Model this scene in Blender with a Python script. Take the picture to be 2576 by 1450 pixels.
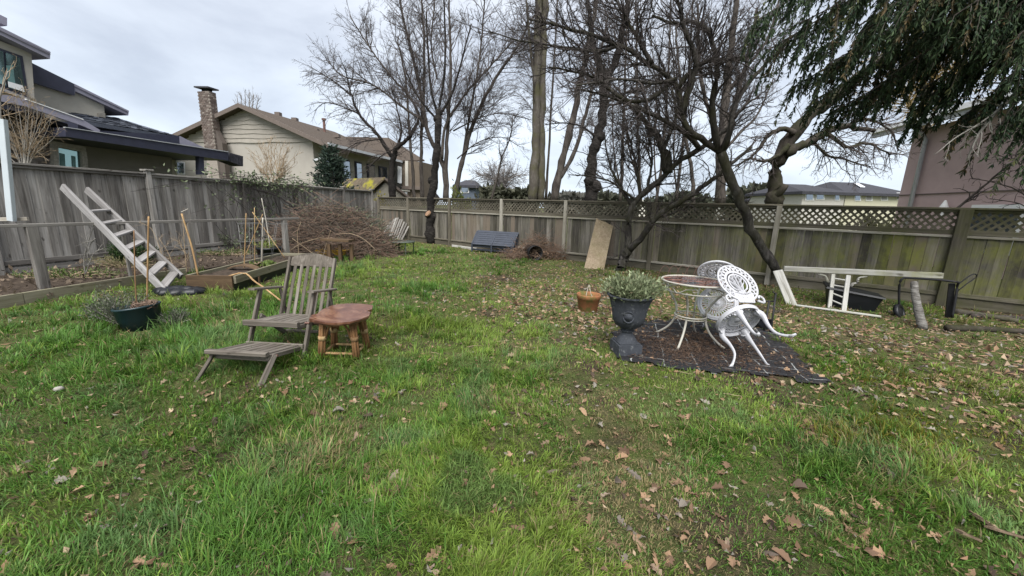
import bpy, math, random
import numpy as np
from mathutils import Matrix, Vector
for o in list(bpy.data.objects): bpy.data.objects.remove(o)
SC = bpy.context.scene; COL = SC.collection
# ---------------------------------------------------------------- camera
FPX, PITCH, ROLL, EYE = 970.0, math.radians(12.0), math.radians(1.8), 1.45
_F = np.array([0, math.cos(PITCH), -math.sin(PITCH)]); _U0 = np.array([0, math.sin(PITCH), math.cos(PITCH)]); _R0 = np.array([1.0, 0, 0])
_R = _R0*math.cos(ROLL)+_U0*math.sin(ROLL); _U = _U0*math.cos(ROLL)-_R0*math.sin(ROLL); _C = np.array([0, 0, EYE])
cam_data = bpy.data.cameras.new('camera'); cam = bpy.data.objects.new('camera', cam_data); COL.objects.link(cam)
cam.matrix_world = Matrix([[_R[i], _U[i], -_F[i], _C[i]] for i in range(3)]+[[0, 0, 0, 1]])
cam_data.sensor_width = 36; cam_data.lens = 36*FPX/2576; cam_data.clip_start = .05; cam_data.clip_end = 2000
SC.camera = cam
# ---------------------------------------------------------------- sky, sun, exposure
SUN_EL, SUN_AZ = math.radians(56), math.radians(184)      # azimuth clockwise from +Y
wd = bpy.data.worlds.new('World'); SC.world = wd; wd.use_nodes = True
nt = wd.node_tree; nt.nodes.clear()
def wn(t, **k):
    n = nt.nodes.new(t)
    for a, b in k.items(): setattr(n, a, b)
    return n
wo = wn('ShaderNodeOutputWorld'); bg = wn('ShaderNodeBackground'); sky = wn('ShaderNodeTexSky', sky_type='NISHITA', sun_disc=False)
sky.sun_elevation = SUN_EL; sky.sun_rotation = SUN_AZ; sky.air_density = 1.0; sky.dust_density = 2.0
skyb = wn('ShaderNodeMix', data_type='RGBA', blend_type='MULTIPLY'); skyb.inputs[0].default_value = 1; skyb.inputs[7].default_value = (.3, .3, .3, 1)
nt.links.new(sky.outputs[0], skyb.inputs[6])
tc = wn('ShaderNodeTexCoord'); mp = wn('ShaderNodeMapping'); mp.inputs['Scale'].default_value = (1, 1, 2.6); mp.inputs['Rotation'].default_value = (.25, .3, .4)
nz = wn('ShaderNodeTexNoise'); nz.inputs['Scale'].default_value = 2.3; nz.inputs['Detail'].default_value = 6; nz.inputs['Roughness'].default_value = .52; nz.inputs['Distortion'].default_value = .35
nt.links.new(tc.outputs['Generated'], mp.inputs['Vector']); nt.links.new(mp.outputs[0], nz.inputs['Vector'])
cr = wn('ShaderNodeValToRGB'); e = cr.color_ramp.elements; e[0].position = .36; e[0].color = (1.32, 1.40, 1.64, 1); e[1].position = .64; e[1].color = (2.05, 2.13, 2.36, 1)
m2 = e  # cloud radiance in the same units as the sky texture
nt.links.new(nz.outputs[0], cr.inputs[0])
mx = wn('ShaderNodeMix', data_type='RGBA'); mx.inputs[0].default_value = .9      # thick, even cloud cover with a little blue behind
nt.links.new(skyb.outputs[2], mx.inputs[6]); nt.links.new(cr.outputs[0], mx.inputs[7])
# cloud thins and brightens towards the horizon all round
sx = wn('ShaderNodeSeparateXYZ'); nt.links.new(tc.outputs['Generated'], sx.inputs[0])
mr = wn('ShaderNodeMapRange'); mr.inputs[1].default_value = 0; mr.inputs[2].default_value = .62; mr.inputs[3].default_value = 1; mr.inputs[4].default_value = 0
nt.links.new(sx.outputs[2], mr.inputs[0])
mh = wn('ShaderNodeMix', data_type='RGBA', blend_type='MIX'); nt.links.new(mr.outputs[0], mh.inputs[0]); nt.links.new(mx.outputs[2], mh.inputs[6]); 
mh2 = wn('ShaderNodeMix', data_type='RGBA', blend_type='MULTIPLY'); mh2.inputs[0].default_value = 1; mh2.inputs[7].default_value = (1.14, 1.22, 1.22, 1)
nt.links.new(mx.outputs[2], mh2.inputs[6]); nt.links.new(mh2.outputs[2], mh.inputs[7])
nt.links.new(mh.outputs[2], bg.inputs[0]); bg.inputs[1].default_value = .1
nt.links.new(bg.outputs[0], wo.inputs[0])
sl = bpy.data.lights.new('sun', 'SUN'); sl.energy = 1.5; sl.angle = math.radians(50); sl.color = (1, .985, .96)
so = bpy.data.objects.new('sun', sl); COL.objects.link(so)
sd = Vector((math.sin(SUN_AZ)*math.cos(SUN_EL), math.cos(SUN_AZ)*math.cos(SUN_EL), math.sin(SUN_EL)))
so.rotation_euler = sd.to_track_quat('Z', 'Y').to_euler(); so.location = (0, -5, 12)
SC.view_settings.view_transform = 'Standard'; SC.view_settings.look = 'None'; SC.view_settings.gamma = 1; SC.view_settings.use_curve_mapping = False
SC.view_settings.exposure = 2.22
SC.render.engine = 'CYCLES'; SC.cycles.max_bounces = 4; SC.cycles.diffuse_bounces = 3; SC.cycles.transparent_max_bounces = 8
# ---------------------------------------------------------------- layout helpers: a point of the photo to a place in the yard
def ray(x, y): return _F+_R*(x-1288)/FPX+_U*(725-y)/FPX
def G(x, y, z=0.0):
    d = ray(x, y); return _C+d*(z-EYE)/d[2]
def A(x, y, Y):
    d = ray(x, y); return _C+d*Y/d[1]
FA = np.array([-8.62, 6.32, 0]); LU = np.array([.205, .979, 0]); LU /= np.linalg.norm(LU); LN = np.array([-LU[1], LU[0], 0])   # line of the plots: along / to the left
def SP(s, d, z): return FA+LU*s+LN*d+np.array([0, 0, z])
def PL(x, y, D):
    d = ray(x, y); return _C+d*(((FA-_C)@LN+D)/(d@LN))
def PN(x, y, S):
    d = ray(x, y); return _C+d*(((FA-_C)@LU+S)/(d@LU))
RA = np.array([-5.585, 16.28, 0]); RE = np.array([.8022, -.5971, 0]); RN = np.array([.5971, .8022, 0])                        # back fence: start, direction, away from the yard
def RP(s, d, z): return RA+RE*s+RN*d+np.array([0, 0, z])
# ---------------------------------------------------------------- noise fields
def _h(ix, iy, seed):
    n = (ix*374761393+iy*668265263+seed*982451653) & 0x7fffffff
    n = ((n ^ (n >> 13))*1274126177) & 0x7fffffff
    return ((n ^ (n >> 16)) & 0xffff)/65535.0
def vn(x, y, seed=0):
    x = np.asarray(x, float); y = np.asarray(y, float); ix = np.floor(x).astype(np.int64); iy = np.floor(y).astype(np.int64)
    fx = x-ix; fy = y-iy; fx = fx*fx*(3-2*fx); fy = fy*fy*(3-2*fy)
    a = _h(ix, iy, seed); b = _h(ix+1, iy, seed); c = _h(ix, iy+1, seed); d = _h(ix+1, iy+1, seed)
    return (a*(1-fx)+b*fx)*(1-fy)+(c*(1-fx)+d*fx)*fy
def fbm(x, y, seed=0, o=3):
    r = 0; a = .5; t = 0
    for i in range(o): r = r+a*vn(np.asarray(x)*2**i, np.asarray(y)*2**i, seed+i); t += a; a *= .5
    return r/t
def gz(x, y):
    x = np.asarray(x, float); y = np.asarray(y, float)
    return (fbm(x*.8, y*.8, 3, 2)-.5)*.05+(vn(x*3.1, y*3.1, 9)-.5)*.02
# ---------------------------------------------------------------- materials
class Mt:
    def __init__(s, name, rough=.8, spec=.3):
        s.m = bpy.data.materials.new(name); s.m.use_nodes = True; s.t = s.m.node_tree; s.t.nodes.clear()
        s.out = s.n('ShaderNodeOutputMaterial'); s.b = s.n('ShaderNodeBsdfPrincipled'); s.set('Roughness', rough); s.set('Specular IOR Level', spec)
        s.l(s.b.outputs[0], s.out.inputs[0])
    def n(s, t, **k):
        q = s.t.nodes.new(t)
        for a, b in k.items(): setattr(q, a, b)
        return q
    def l(s, a, b): s.t.links.new(a, b)
    def put(s, sock, v):
        if isinstance(v, bpy.types.NodeSocket): s.l(v, sock)
        elif isinstance(v, tuple) and len(v) == 3 and sock.type == 'RGBA': sock.default_value = (*v, 1)
        else: sock.default_value = v
    def set(s, k, v): s.put(s.b.inputs[k], v)
    def co(s, kind='Object'): return s.n('ShaderNodeTexCoord').outputs[kind]
    def pos(s): return s.n('ShaderNodeNewGeometry').outputs['Position']
    def rnd(s): return s.n('ShaderNodeObjectInfo').outputs['Random']
    def attr(s, name='col'): return s.n('ShaderNodeAttribute', attribute_name=name).outputs['Color']
    def mapp(s, v, sc=(1, 1, 1), off=None):
        q = s.n('ShaderNodeMapping'); s.l(v, q.inputs[0]); q.inputs['Scale'].default_value = sc
        if off is not None: s.put(q.inputs['Location'], off)
        return q.outputs[0]
    def noise(s, v, sc, det=4, rg=.55, dist=0):
        q = s.n('ShaderNodeTexNoise'); s.l(v, q.inputs['Vector']); q.inputs['Scale'].default_value = sc; q.inputs['Detail'].default_value = det
        q.inputs['Roughness'].default_value = rg; q.inputs['Distortion'].default_value = dist; return q.outputs[0]
    def voro(s, v, sc, feat='F1'):
        q = s.n('ShaderNodeTexVoronoi', feature=feat); s.l(v, q.inputs['Vector']); q.inputs['Scale'].default_value = sc; return q.outputs[0]
    def ramp(s, f, els):
        q = s.n('ShaderNodeValToRGB'); s.l(f, q.inputs[0]); e = q.color_ramp.elements
        while len(e) < len(els): e.new(.5)
        for i, (p, c) in enumerate(els): e[i].position = p; e[i].color = (*c, 1) if isinstance(c, tuple) else (c, c, c, 1)
        return q.outputs[0]
    def mix(s, f, a, b, mode='MIX'):
        q = s.n('ShaderNodeMix', data_type='RGBA', blend_type=mode); s.put(q.inputs[0], f); s.put(q.inputs[6], a); s.put(q.inputs[7], b); return q.outputs[2]
    def math(s, op, a, b=0.0, clamp=False):
        q = s.n('ShaderNodeMath', operation=op, use_clamp=clamp); s.put(q.inputs[0], a); s.put(q.inputs[1], b); return q.outputs[0]
    def rng(s, v, a, b, c=0.0, d=1.0):
        q = s.n('ShaderNodeMapRange'); s.put(q.inputs[0], v)
        for i, k in enumerate((a, b, c, d)): q.inputs[1+i].default_value = k
        return q.outputs[0]
    def xyz(s, v): return s.n('ShaderNodeSeparateXYZ'), v
    def axis(s, v, i):
        q = s.n('ShaderNodeSeparateXYZ'); s.l(v, q.inputs[0]); return q.outputs[i]
    def bump(s, h, st=.4, d=.01):
        q = s.n('ShaderNodeBump'); s.l(h, q.inputs['Height']); q.inputs['Strength'].default_value = st; q.inputs['Distance'].default_value = d; s.l(q.outputs[0], s.b.inputs['Normal'])
    def leafy(s, color, tr=.35):
        d = s.b; t = s.n('ShaderNodeBsdfTranslucent'); s.put(t.inputs[0], color); s.set('Base Color', color)
        q = s.n('ShaderNodeMixShader'); q.inputs[0].default_value = tr; s.l(d.outputs[0], q.inputs[1]); s.l(t.outputs[0], q.inputs[2]); s.l(q.outputs[0], s.out.inputs[0])
MT = {}
def wood(name, cols, moss=None, var=.5, rough=.85, green=(.10, .11, .035), fine=1.0, stain=None):
    """weathered wood: grain runs along the piece's own z; cols dark, mid, light"""
    m = Mt(name, rough, .25); o = m.co(); r = m.rnd()
    off = m.n('ShaderNodeCombineXYZ'); 
    for i, k in enumerate((13.0, 7.0, 29.0)): m.l(m.math('MULTIPLY', r, k), off.inputs[i])
    v = m.mapp(o, (34*fine, 34*fine, 1.6*fine), off.outputs[0]); v2 = m.mapp(o, (9, 9, 1.1), off.outputs[0])
    g = m.noise(v, 1.0, 5, .65, .6); b = m.noise(v2, 1.0, 4, .6, .3)
    f = m.math('ADD', m.math('MULTIPLY', g, .62), m.math('MULTIPLY', b, .5))
    f = m.math('ADD', f, m.math('MULTIPLY', m.math('SUBTRACT', r, .5), var*.42))
    c = m.ramp(f, [(.32, cols[0]), (.55, cols[1]), (.78, cols[2])])
    k = m.noise(m.mapp(o, (14, 14, 7), off.outputs[0]), 1.0, 2, .4)      # knots and dark streaks
    c = m.mix(m.rng(k, .68, .78), c, m.mix(.65, c, (.02, .015, .01)))
    if stain: c = m.mix(m.math('MULTIPLY', m.rng(m.rnd(), .72, .9), .7), c, stain)
    if moss:
        x0, x1, amt = moss; p = m.pos()
        w = m.rng(m.axis(p, 0), x0, x1, .08, amt); n = m.rng(m.noise(p, 2.1, 5, .65), .38, .62)
        n2 = m.rng(m.noise(m.mapp(p, (1, 1, .35)), 9, 4, .7), .3, .7)
        f2 = m.math('MULTIPLY', m.math('MULTIPLY', w, n), m.math('ADD', m.math('MULTIPLY', n2, .7), .3))
        c = m.mix(f2, c, m.mix(m.noise(p, 14, 3), green, (green[0]*1.7, green[1]*1.6, green[2]*1.5)))
    m.set('Base Color', c); m.bump(g, .55, .004); MT[name] = m.m; return m.m
wood('fence_grey', ((.085, .077, .068), (.20, .187, .168), (.36, .343, .315)), var=.7)
wood('fence_brown', ((.040, .035, .029), (.102, .092, .077), (.225, .205, .175)), moss=(2.6, 7.0, 1.0), var=1.0, stain=(.12, .088, .065), green=(.12, .13, .028))
wood('lattice', ((.045, .04, .03), (.10, .088, .066), (.18, .16, .125)), moss=(2.5, 7.0, .9), green=(.055, .06, .02))
wood('trim_light', ((.13, .115, .09), (.25, .23, .19), (.38, .36, .31)), moss=(4.0, 9, .5))
wood('lounger', ((.045, .037, .029), (.108, .093, .076), (.215, .193, .165)), var=.35, fine=1.6)
wood('ladder_wood', ((.10, .092, .083), (.21, .20, .193), (.33, .32, .31)), var=.3)
wood('bed_board', ((.07, .06, .04), (.15, .135, .095), (.25, .23, .175)), var=.4, moss=(-20, -19, .35))
wood('brown_board', ((.03, .019, .010), (.075, .048, .026), (.13, .085, .048)), var=.3)
wood('white_paint_wood', ((.10, .09, .07), (.40, .39, .36), (.54, .53, .50)), var=.2, moss=(4.6, 6.6, .75), green=(.17, .18, .05))
wood('plywood', ((.13, .095, .06), (.235, .18, .12), (.33, .265, .19)), var=.2, moss=(-3, -2, .28))
wood('bamboo', ((.16, .09, .045), (.30, .19, .09), (.46, .33, .17)), var=.7, fine=.6)
wood('cane', ((.12, .06, .025), (.22, .115, .05), (.33, .19, .09)), var=.2)
wood('pale_stick', ((.22, .19, .15), (.36, .33, .28), (.5, .47, .41)), var=.5)
def flat(name, col, rough=.7, spec=.3, var=.25, sc=6.0, bump=.0, metal=0.0, dirt=None):
    m = Mt(name, rough, spec); o = m.pos(); n = m.noise(o, sc, 5, .6)
    lo = tuple(c*(1-var) for c in col); hi = tuple(min(1, c*(1+var)) for c in col)
    c = m.ramp(n, [(.3, lo), (.7, hi)])
    if dirt: c = m.mix(m.math('MULTIPLY', m.rng(m.noise(o, dirt[1], 6, .7), dirt[2], dirt[2]+.12), .85), c, dirt[0])
    m.set('Base Color', c); m.set('Metallic', metal)
    if bump: m.bump(m.noise(o, sc*12, 3), bump, .006)
    MT[name] = m.m; return m.m
flat('stucco_cream', (.40, .375, .32), .9, .2, .06, 3, .5); flat('stucco_grey', (.20, .185, .165), .9, .2, .08, 3, .5); flat('stucco_beige', (.33, .305, .268), .9, .2, .05, 2, .3)
flat('stucco_mauve', (.47, .35, .335), .92, .15, .07, 2.2, .6); flat('siding_beige', (.295, .27, .232), .85, .2, .08, 3, .1)
flat('fascia_navy', (.030, .032, .052), .55, .4, .15); flat('fascia_plum', (.25, .24, .29), .6, .4, .1); flat('fascia_brown', (.125, .10, .085), .7, .3, .12)
flat('gutter_grey', (.42, .43, .44), .5, .4, .08); flat('white_trim', (.72, .72, .7), .5, .4, .05); flat('white_post', (.44, .48, .50), .45, .4, .06, 3)
flat('roof_brown', (.075, .06, .048), .95, .15, .35, 14, .6); flat('roof_dark', (.045, .045, .052), .9, .2, .3, 9, .4); flat('roof_mossy', (.13, .105, .075), .95, .1, .3, 7, .5, dirt=((.36, .33, .03), 1.6, .5))
flat('yellow_wall', (.44, .42, .31), .9, .2, .05); flat('pale_wall', (.45, .43, .38), .9, .2, .06); flat('far_blue', (.10, .12, .15), .9, .2, .2)
flat('stone_trim', (.27, .25, .215), .95, .15, .25, 22, .8); flat('mortar', (.25, .22, .19), .95, .1, .15, 12, .3); flat('black_iron', (.010, .010, .011), .6, .35, .3, 20, 0, 0, ((.06, .03, .015), 12, .6))
flat('black_plastic', (.007, .008, .010), .45, .4, .3, 5); flat('teal_plastic', (.008, .024, .028), .4, .45, .25, 5, dirt=((.08, .08, .07), 7, .58)); flat('steel_wire', (.15, .15, .145), .45, .5, .2); flat('copper_pipe', (.13, .07, .055), .6, .4, .2)
flat('urn_stone', (.040, .044, .052), .8, .3, .25, 14, .45, dirt=((.13, .135, .14), 24, .56)); flat('terracotta', (.235, .10, .045), .8, .25, .2, 8, .2, dirt=((.085, .10, .025), 7, .48))
flat('bin_blue', (.034, .040, .054), .6, .35, .18, 9, dirt=((.09, .10, .115), 11, .6)); flat('yellow_plastic', (.62, .36, .02), .5, .4, .12, 6); flat('green_metal', (.06, .07, .055), .6, .4, .3, 12)
flat('white_iron', (.41, .41, .43), .42, .45, .06, 5, .15, dirt=((.24, .22, .19), 26, .57)); flat('cream_iron', (.34, .325, .28), .5, .4, .12, 8, .1, dirt=((.21, .10, .045), 17, .57))
flat('soil', (.055, .042, .032), .98, .1, .5, 16, .9); flat('grey_shed', (.22, .205, .17), .9, .2, .12); flat('bark_piece', (.20, .145, .10), .95, .1, .4, 18, .7); flat('clump_brown', (.085, .038, .02), .95, .1, .4, 30, 1)
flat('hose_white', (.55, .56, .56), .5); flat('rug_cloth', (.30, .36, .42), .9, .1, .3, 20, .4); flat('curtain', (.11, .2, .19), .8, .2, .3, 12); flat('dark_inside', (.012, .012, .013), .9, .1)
flat('siding_brown', (.13, .105, .08), .9, .15, .15, 4, .2); flat('sill_grey', (.3, .29, .28), .8, .2, .1); flat('skylight', (.8, .82, .85), .3, .5, .03); flat('bare_wood_cut', (.24, .15, .095), .9, .1, .2, 20); flat('stone_pale', (.30, .28, .25), .9, .2, .15, 25, .5)
def glassy(name, tint=(.30, .34, .38), rough=.05):
    m = Mt(name, rough, .8); m.set('Base Color', tint); m.set('Metallic', .85); MT[name] = m.m
glassy('window_glass'); glassy('window_teal', (.20, .30, .29))
m = Mt('brick', .92, .15); r = m.rnd(); c = m.ramp(r, [(0, (.075, .056, .048)), (.35, (.14, .108, .093)), (.65, (.11, .088, .078)), (1, (.24, .205, .18))]); n = m.noise(m.pos(), 28, 4)
m.set('Base Color', m.mix(m.rng(n, .5, .8, 0, .5), c, (.28, .25, .23))); m.bump(n, .5, .006); MT['brick'] = m.m
m = Mt('shingle', .85, .25); r = m.rnd(); m.set('Base Color', m.mix(m.rng(m.noise(m.pos(), 30, 3), .4, .7, 0, .4), m.ramp(r, [(0, (.045, .052, .066)), (.5, (.08, .09, .112)), (1, (.135, .148, .175))]), (.03, .03, .035))); MT['shingle'] = m.m
m = Mt('ledge_stone', .95, .12); r = m.rnd(); c = m.ramp(r, [(0, (.06, .05, .045)), (.5, (.13, .11, .095)), (1, (.235, .21, .19))]); n = m.noise(m.pos(), 25, 4); m.set('Base Color', m.mix(m.rng(n, .45, .8, 0, .5), c, (.05, .04, .035))); m.bump(n, .6, .008); MT['ledge_stone'] = m.m
def bark(name, c0, c1, c2, sc=9.0, moss=None, bands=False):
    m = Mt(name, .95, .12); p = m.pos()
    v = m.mapp(p, (1, 1, 5.0) if bands else (1, 1, .28)); n = m.noise(v, sc, 5, .7, .5); n2 = m.noise(p, 1.6, 3)
    c = m.ramp(m.math('ADD', m.math('MULTIPLY', n, .75), m.math('MULTIPLY', n2, .25)), [(.32, c0), (.5, c1), (.7, c2)])
    if moss: c = m.mix(m.math('MULTIPLY', m.rng(m.noise(p, 2.4, 4, .7), .42, .62), .85), c, moss)
    m.set('Base Color', c); m.bump(n, .9, .02); MT[name] = m.m
bark('bark_black', (.006, .0055, .0055), (.017, .015, .0135), (.065, .058, .052), 7, None, True); bark('bark_grey', (.07, .06, .05), (.085, .075, .063), (.145, .13, .112), 9, (.075, .072, .036))
bark('bark_brown', (.030, .025, .022), (.070, .060, .052), (.13, .115, .10), 8); bark('bark_apple', (.014, .0125, .0115), (.043, .039, .035), (.13, .12, .11), 13, (.034, .033, .018)); bark('bark_willow', (.02, .017, .014), (.046, .039, .032), (.08, .069, .057), 7, (.028, .03, .014))
bark('twig_dark', (.028, .023, .022), (.056, .048, .045), (.095, .083, .078), 12); bark('twig_mid', (.040, .033, .031), (.078, .066, .062), (.125, .108, .10), 12); bark('twig_yellow', (.13, .09, .035), (.24, .17, .07), (.32, .24, .11), 10); bark('twig_tan', (.17, .125, .08), (.29, .22, .145), (.38, .3, .2), 12); bark('twig_grey', (.12, .11, .095), (.24, .225, .2), (.36, .34, .3), 12)
bark('twig_brush', (.05, .038, .03), (.10, .078, .062), (.19, .155, .12), 18); bark('twig_red', (.085, .052, .04), (.17, .115, .085), (.29, .225, .17), 18); bark('bark_birch', (.03, .027, .024), (.13, .122, .11), (.33, .32, .30), 9, None, True); bark('twig_far', (.13, .115, .11), (.18, .165, .155), (.24, .22, .2), 6)
def vcol(name, tr=.35, rough=.65, spec=.25):
    m = Mt(name, rough, spec); m.leafy(m.attr(), tr); MT[name] = m.m
vcol('grass_blade', .42, .55, .3); vcol('leaf_green', .3, .55, .35); vcol('leaf_dry', .22, .8, .2); vcol('needle', .15, .7, .2)
m = Mt('lawn_soil', .98, .1); p = m.pos(); a = m.noise(p, 1.1, 5, .6); b = m.noise(p, 75, 6, .75); d = m.noise(p, 6.3, 5, .7); e2 = m.noise(m.mapp(p, (1, .35, 1)), 160, 3, .7)
c = m.ramp(b, [(.32, (.022, .016, .011)), (.52, (.058, .044, .030)), (.72, (.125, .098, .066))])
g = m.ramp(b, [(.32, (.034, .052, .012)), (.52, (.085, .115, .028)), (.72, (.17, .20, .06))]); st = m.ramp(e2, [(.35, (.05, .04, .022)), (.68, (.24, .195, .105))])
c = m.mix(m.math('MULTIPLY', m.rng(a, .36, .52), .9), c, g); c = m.mix(m.math('MULTIPLY', m.rng(d, .48, .66), .75), c, st)
m.set('Base Color', c); m.bump(b, 1.0, .03); MT['lawn_soil'] = m.m
m = Mt('tree_slice', .3, .5); o = m.co(); n = m.noise(o, 5, 4, .6, .8); w = m.n('ShaderNodeTexWave', wave_type='RINGS', rings_direction='Z'); m.l(o, w.inputs[0]); w.inputs['Scale'].default_value = 9; w.inputs['Distortion'].default_value = 3; w.inputs['Detail'].default_value = 3
c = m.ramp(n, [(.3, (.052, .021, .014)), (.5, (.125, .055, .033)), (.72, (.28, .16, .10))]); c = m.mix(.25, c, m.ramp(w.outputs[0], [(.2, (.04, .016, .011)), (.8, (.20, .09, .055))])); m.set('Base Color', c); m.bump(n, .2, .004); MT['tree_slice'] = m.m
m = Mt('weed_mat', .75, .3); o = m.co(); j = m.noise(o, 3.2, 3); 
def gl(ax, sp, wid):
    x = m.math('ADD', m.axis(o, ax), m.math('MULTIPLY', m.math('SUBTRACT', j, .5), .10)); f = m.math('ABSOLUTE', m.math('SUBTRACT', m.math('FRACT', m.math('DIVIDE', x, sp)), .5)); return m.math('LESS_THAN', f, wid/sp/2)
ln = m.math('MAXIMUM', m.math('MULTIPLY', gl(0, .30, .011), m.rng(m.noise(o, 9, 3), .42, .5)), m.math('MULTIPLY', gl(1, .17, .007), m.rng(m.noise(o, 6, 3), .44, .54)))
c = m.ramp(m.noise(o, 40, 3), [(.3, (.006, .006, .007)), (.7, (.020, .020, .022))]); c = m.mix(m.math('MULTIPLY', m.rng(m.noise(o, 3.4, 6, .7), .55, .68), .8), c, (.04, .032, .026)); m.set('Base Color', m.mix(m.math('MULTIPLY', ln, m.rng(m.noise(o, 11, 4), .35, .6, .15, 1)), c, (.30, .31, .30))); MT['weed_mat'] = m.m
m = Mt('table_glass', .12, .5); o = m.co(); n = m.rng(m.noise(m.mapp(o, (3, 9, 3)), 1.6, 6, .7), .46, .6); tr = m.n('ShaderNodeBsdfTransparent'); tr.inputs[0].default_value = (.82, .88, .86, 1); gs = m.n('ShaderNodeBsdfGlossy'); gs.inputs['Roughness'].default_value = .08
m.set('Base Color', m.ramp(m.noise(o, 30, 3), [(.3, (.13, .05, .035)), (.7, (.24, .12, .085))])); m.set('Roughness', .8)
s1 = m.n('ShaderNodeMixShader'); fr = m.n('ShaderNodeFresnel'); m.l(m.math('ADD', fr.outputs[0], .12), s1.inputs[0]); m.l(tr.outputs[0], s1.inputs[1]); m.l(gs.outputs[0], s1.inputs[2]); s2 = m.n('ShaderNodeMixShader'); m.l(n, s2.inputs[0]); m.l(s1.outputs[0], s2.inputs[1]); m.l(m.b.outputs[0], s2.inputs[2]); m.l(s2.outputs[0], m.out.inputs[0]); MT['table_glass'] = m.m
# ---------------------------------------------------------------- object helpers
def tag(o, label, cat, group=None, kind=None):
    if label: o['label'] = label
    if cat: o['category'] = cat
    if group: o['group'] = group
    if kind: o['kind'] = kind
    return o
def thing(name, label, cat, loc, group=None):
    o = bpy.data.objects.new(name, None); COL.objects.link(o); o.location = tuple(float(v) for v in loc); o.empty_display_size = .1; return tag(o, label, cat, group)
def link(o, parent=None, org=None):
    COL.objects.link(o)
    if org is not None: o.location = tuple(float(v) for v in org)
    if parent is not None:
        q = parent; off = Vector((0, 0, 0))
        while q is not None: off += q.location; q = q.parent
        o.parent = parent; o.location = o.location-off
    return o
def qmesh(name, verts, faces, col=None, smooth=False):
    """verts (N,3); faces: list of int arrays (M,k)"""
    me = bpy.data.meshes.new(name); verts = np.asarray(verts, np.float32); me.vertices.add(len(verts)); me.vertices.foreach_set('co', verts.ravel())
    faces = [np.asarray(f, np.int32) for f in faces if len(f)]
    nl = sum(f.size for f in faces); npoly = sum(len(f) for f in faces); me.loops.add(nl); me.polygons.add(npoly)
    me.loops.foreach_set('vertex_index', np.concatenate([f.ravel() for f in faces]))
    tot = np.concatenate([np.full(len(f), f.shape[1], np.int32) for f in faces]); st = np.concatenate([[0], np.cumsum(tot)[:-1]]).astype(np.int32)
    me.polygons.foreach_set('loop_start', st)
    me.polygons.foreach_set('use_smooth', np.full(npoly, smooth, bool))
    if col is not None:
        a = me.color_attributes.new('col', 'FLOAT_COLOR', 'POINT'); c = np.ones((len(verts), 4), np.float32); c[:, :3] = col; a.data.foreach_set('color', c.ravel())
    me.update(calc_edges=True); me.validate(); return me
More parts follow.
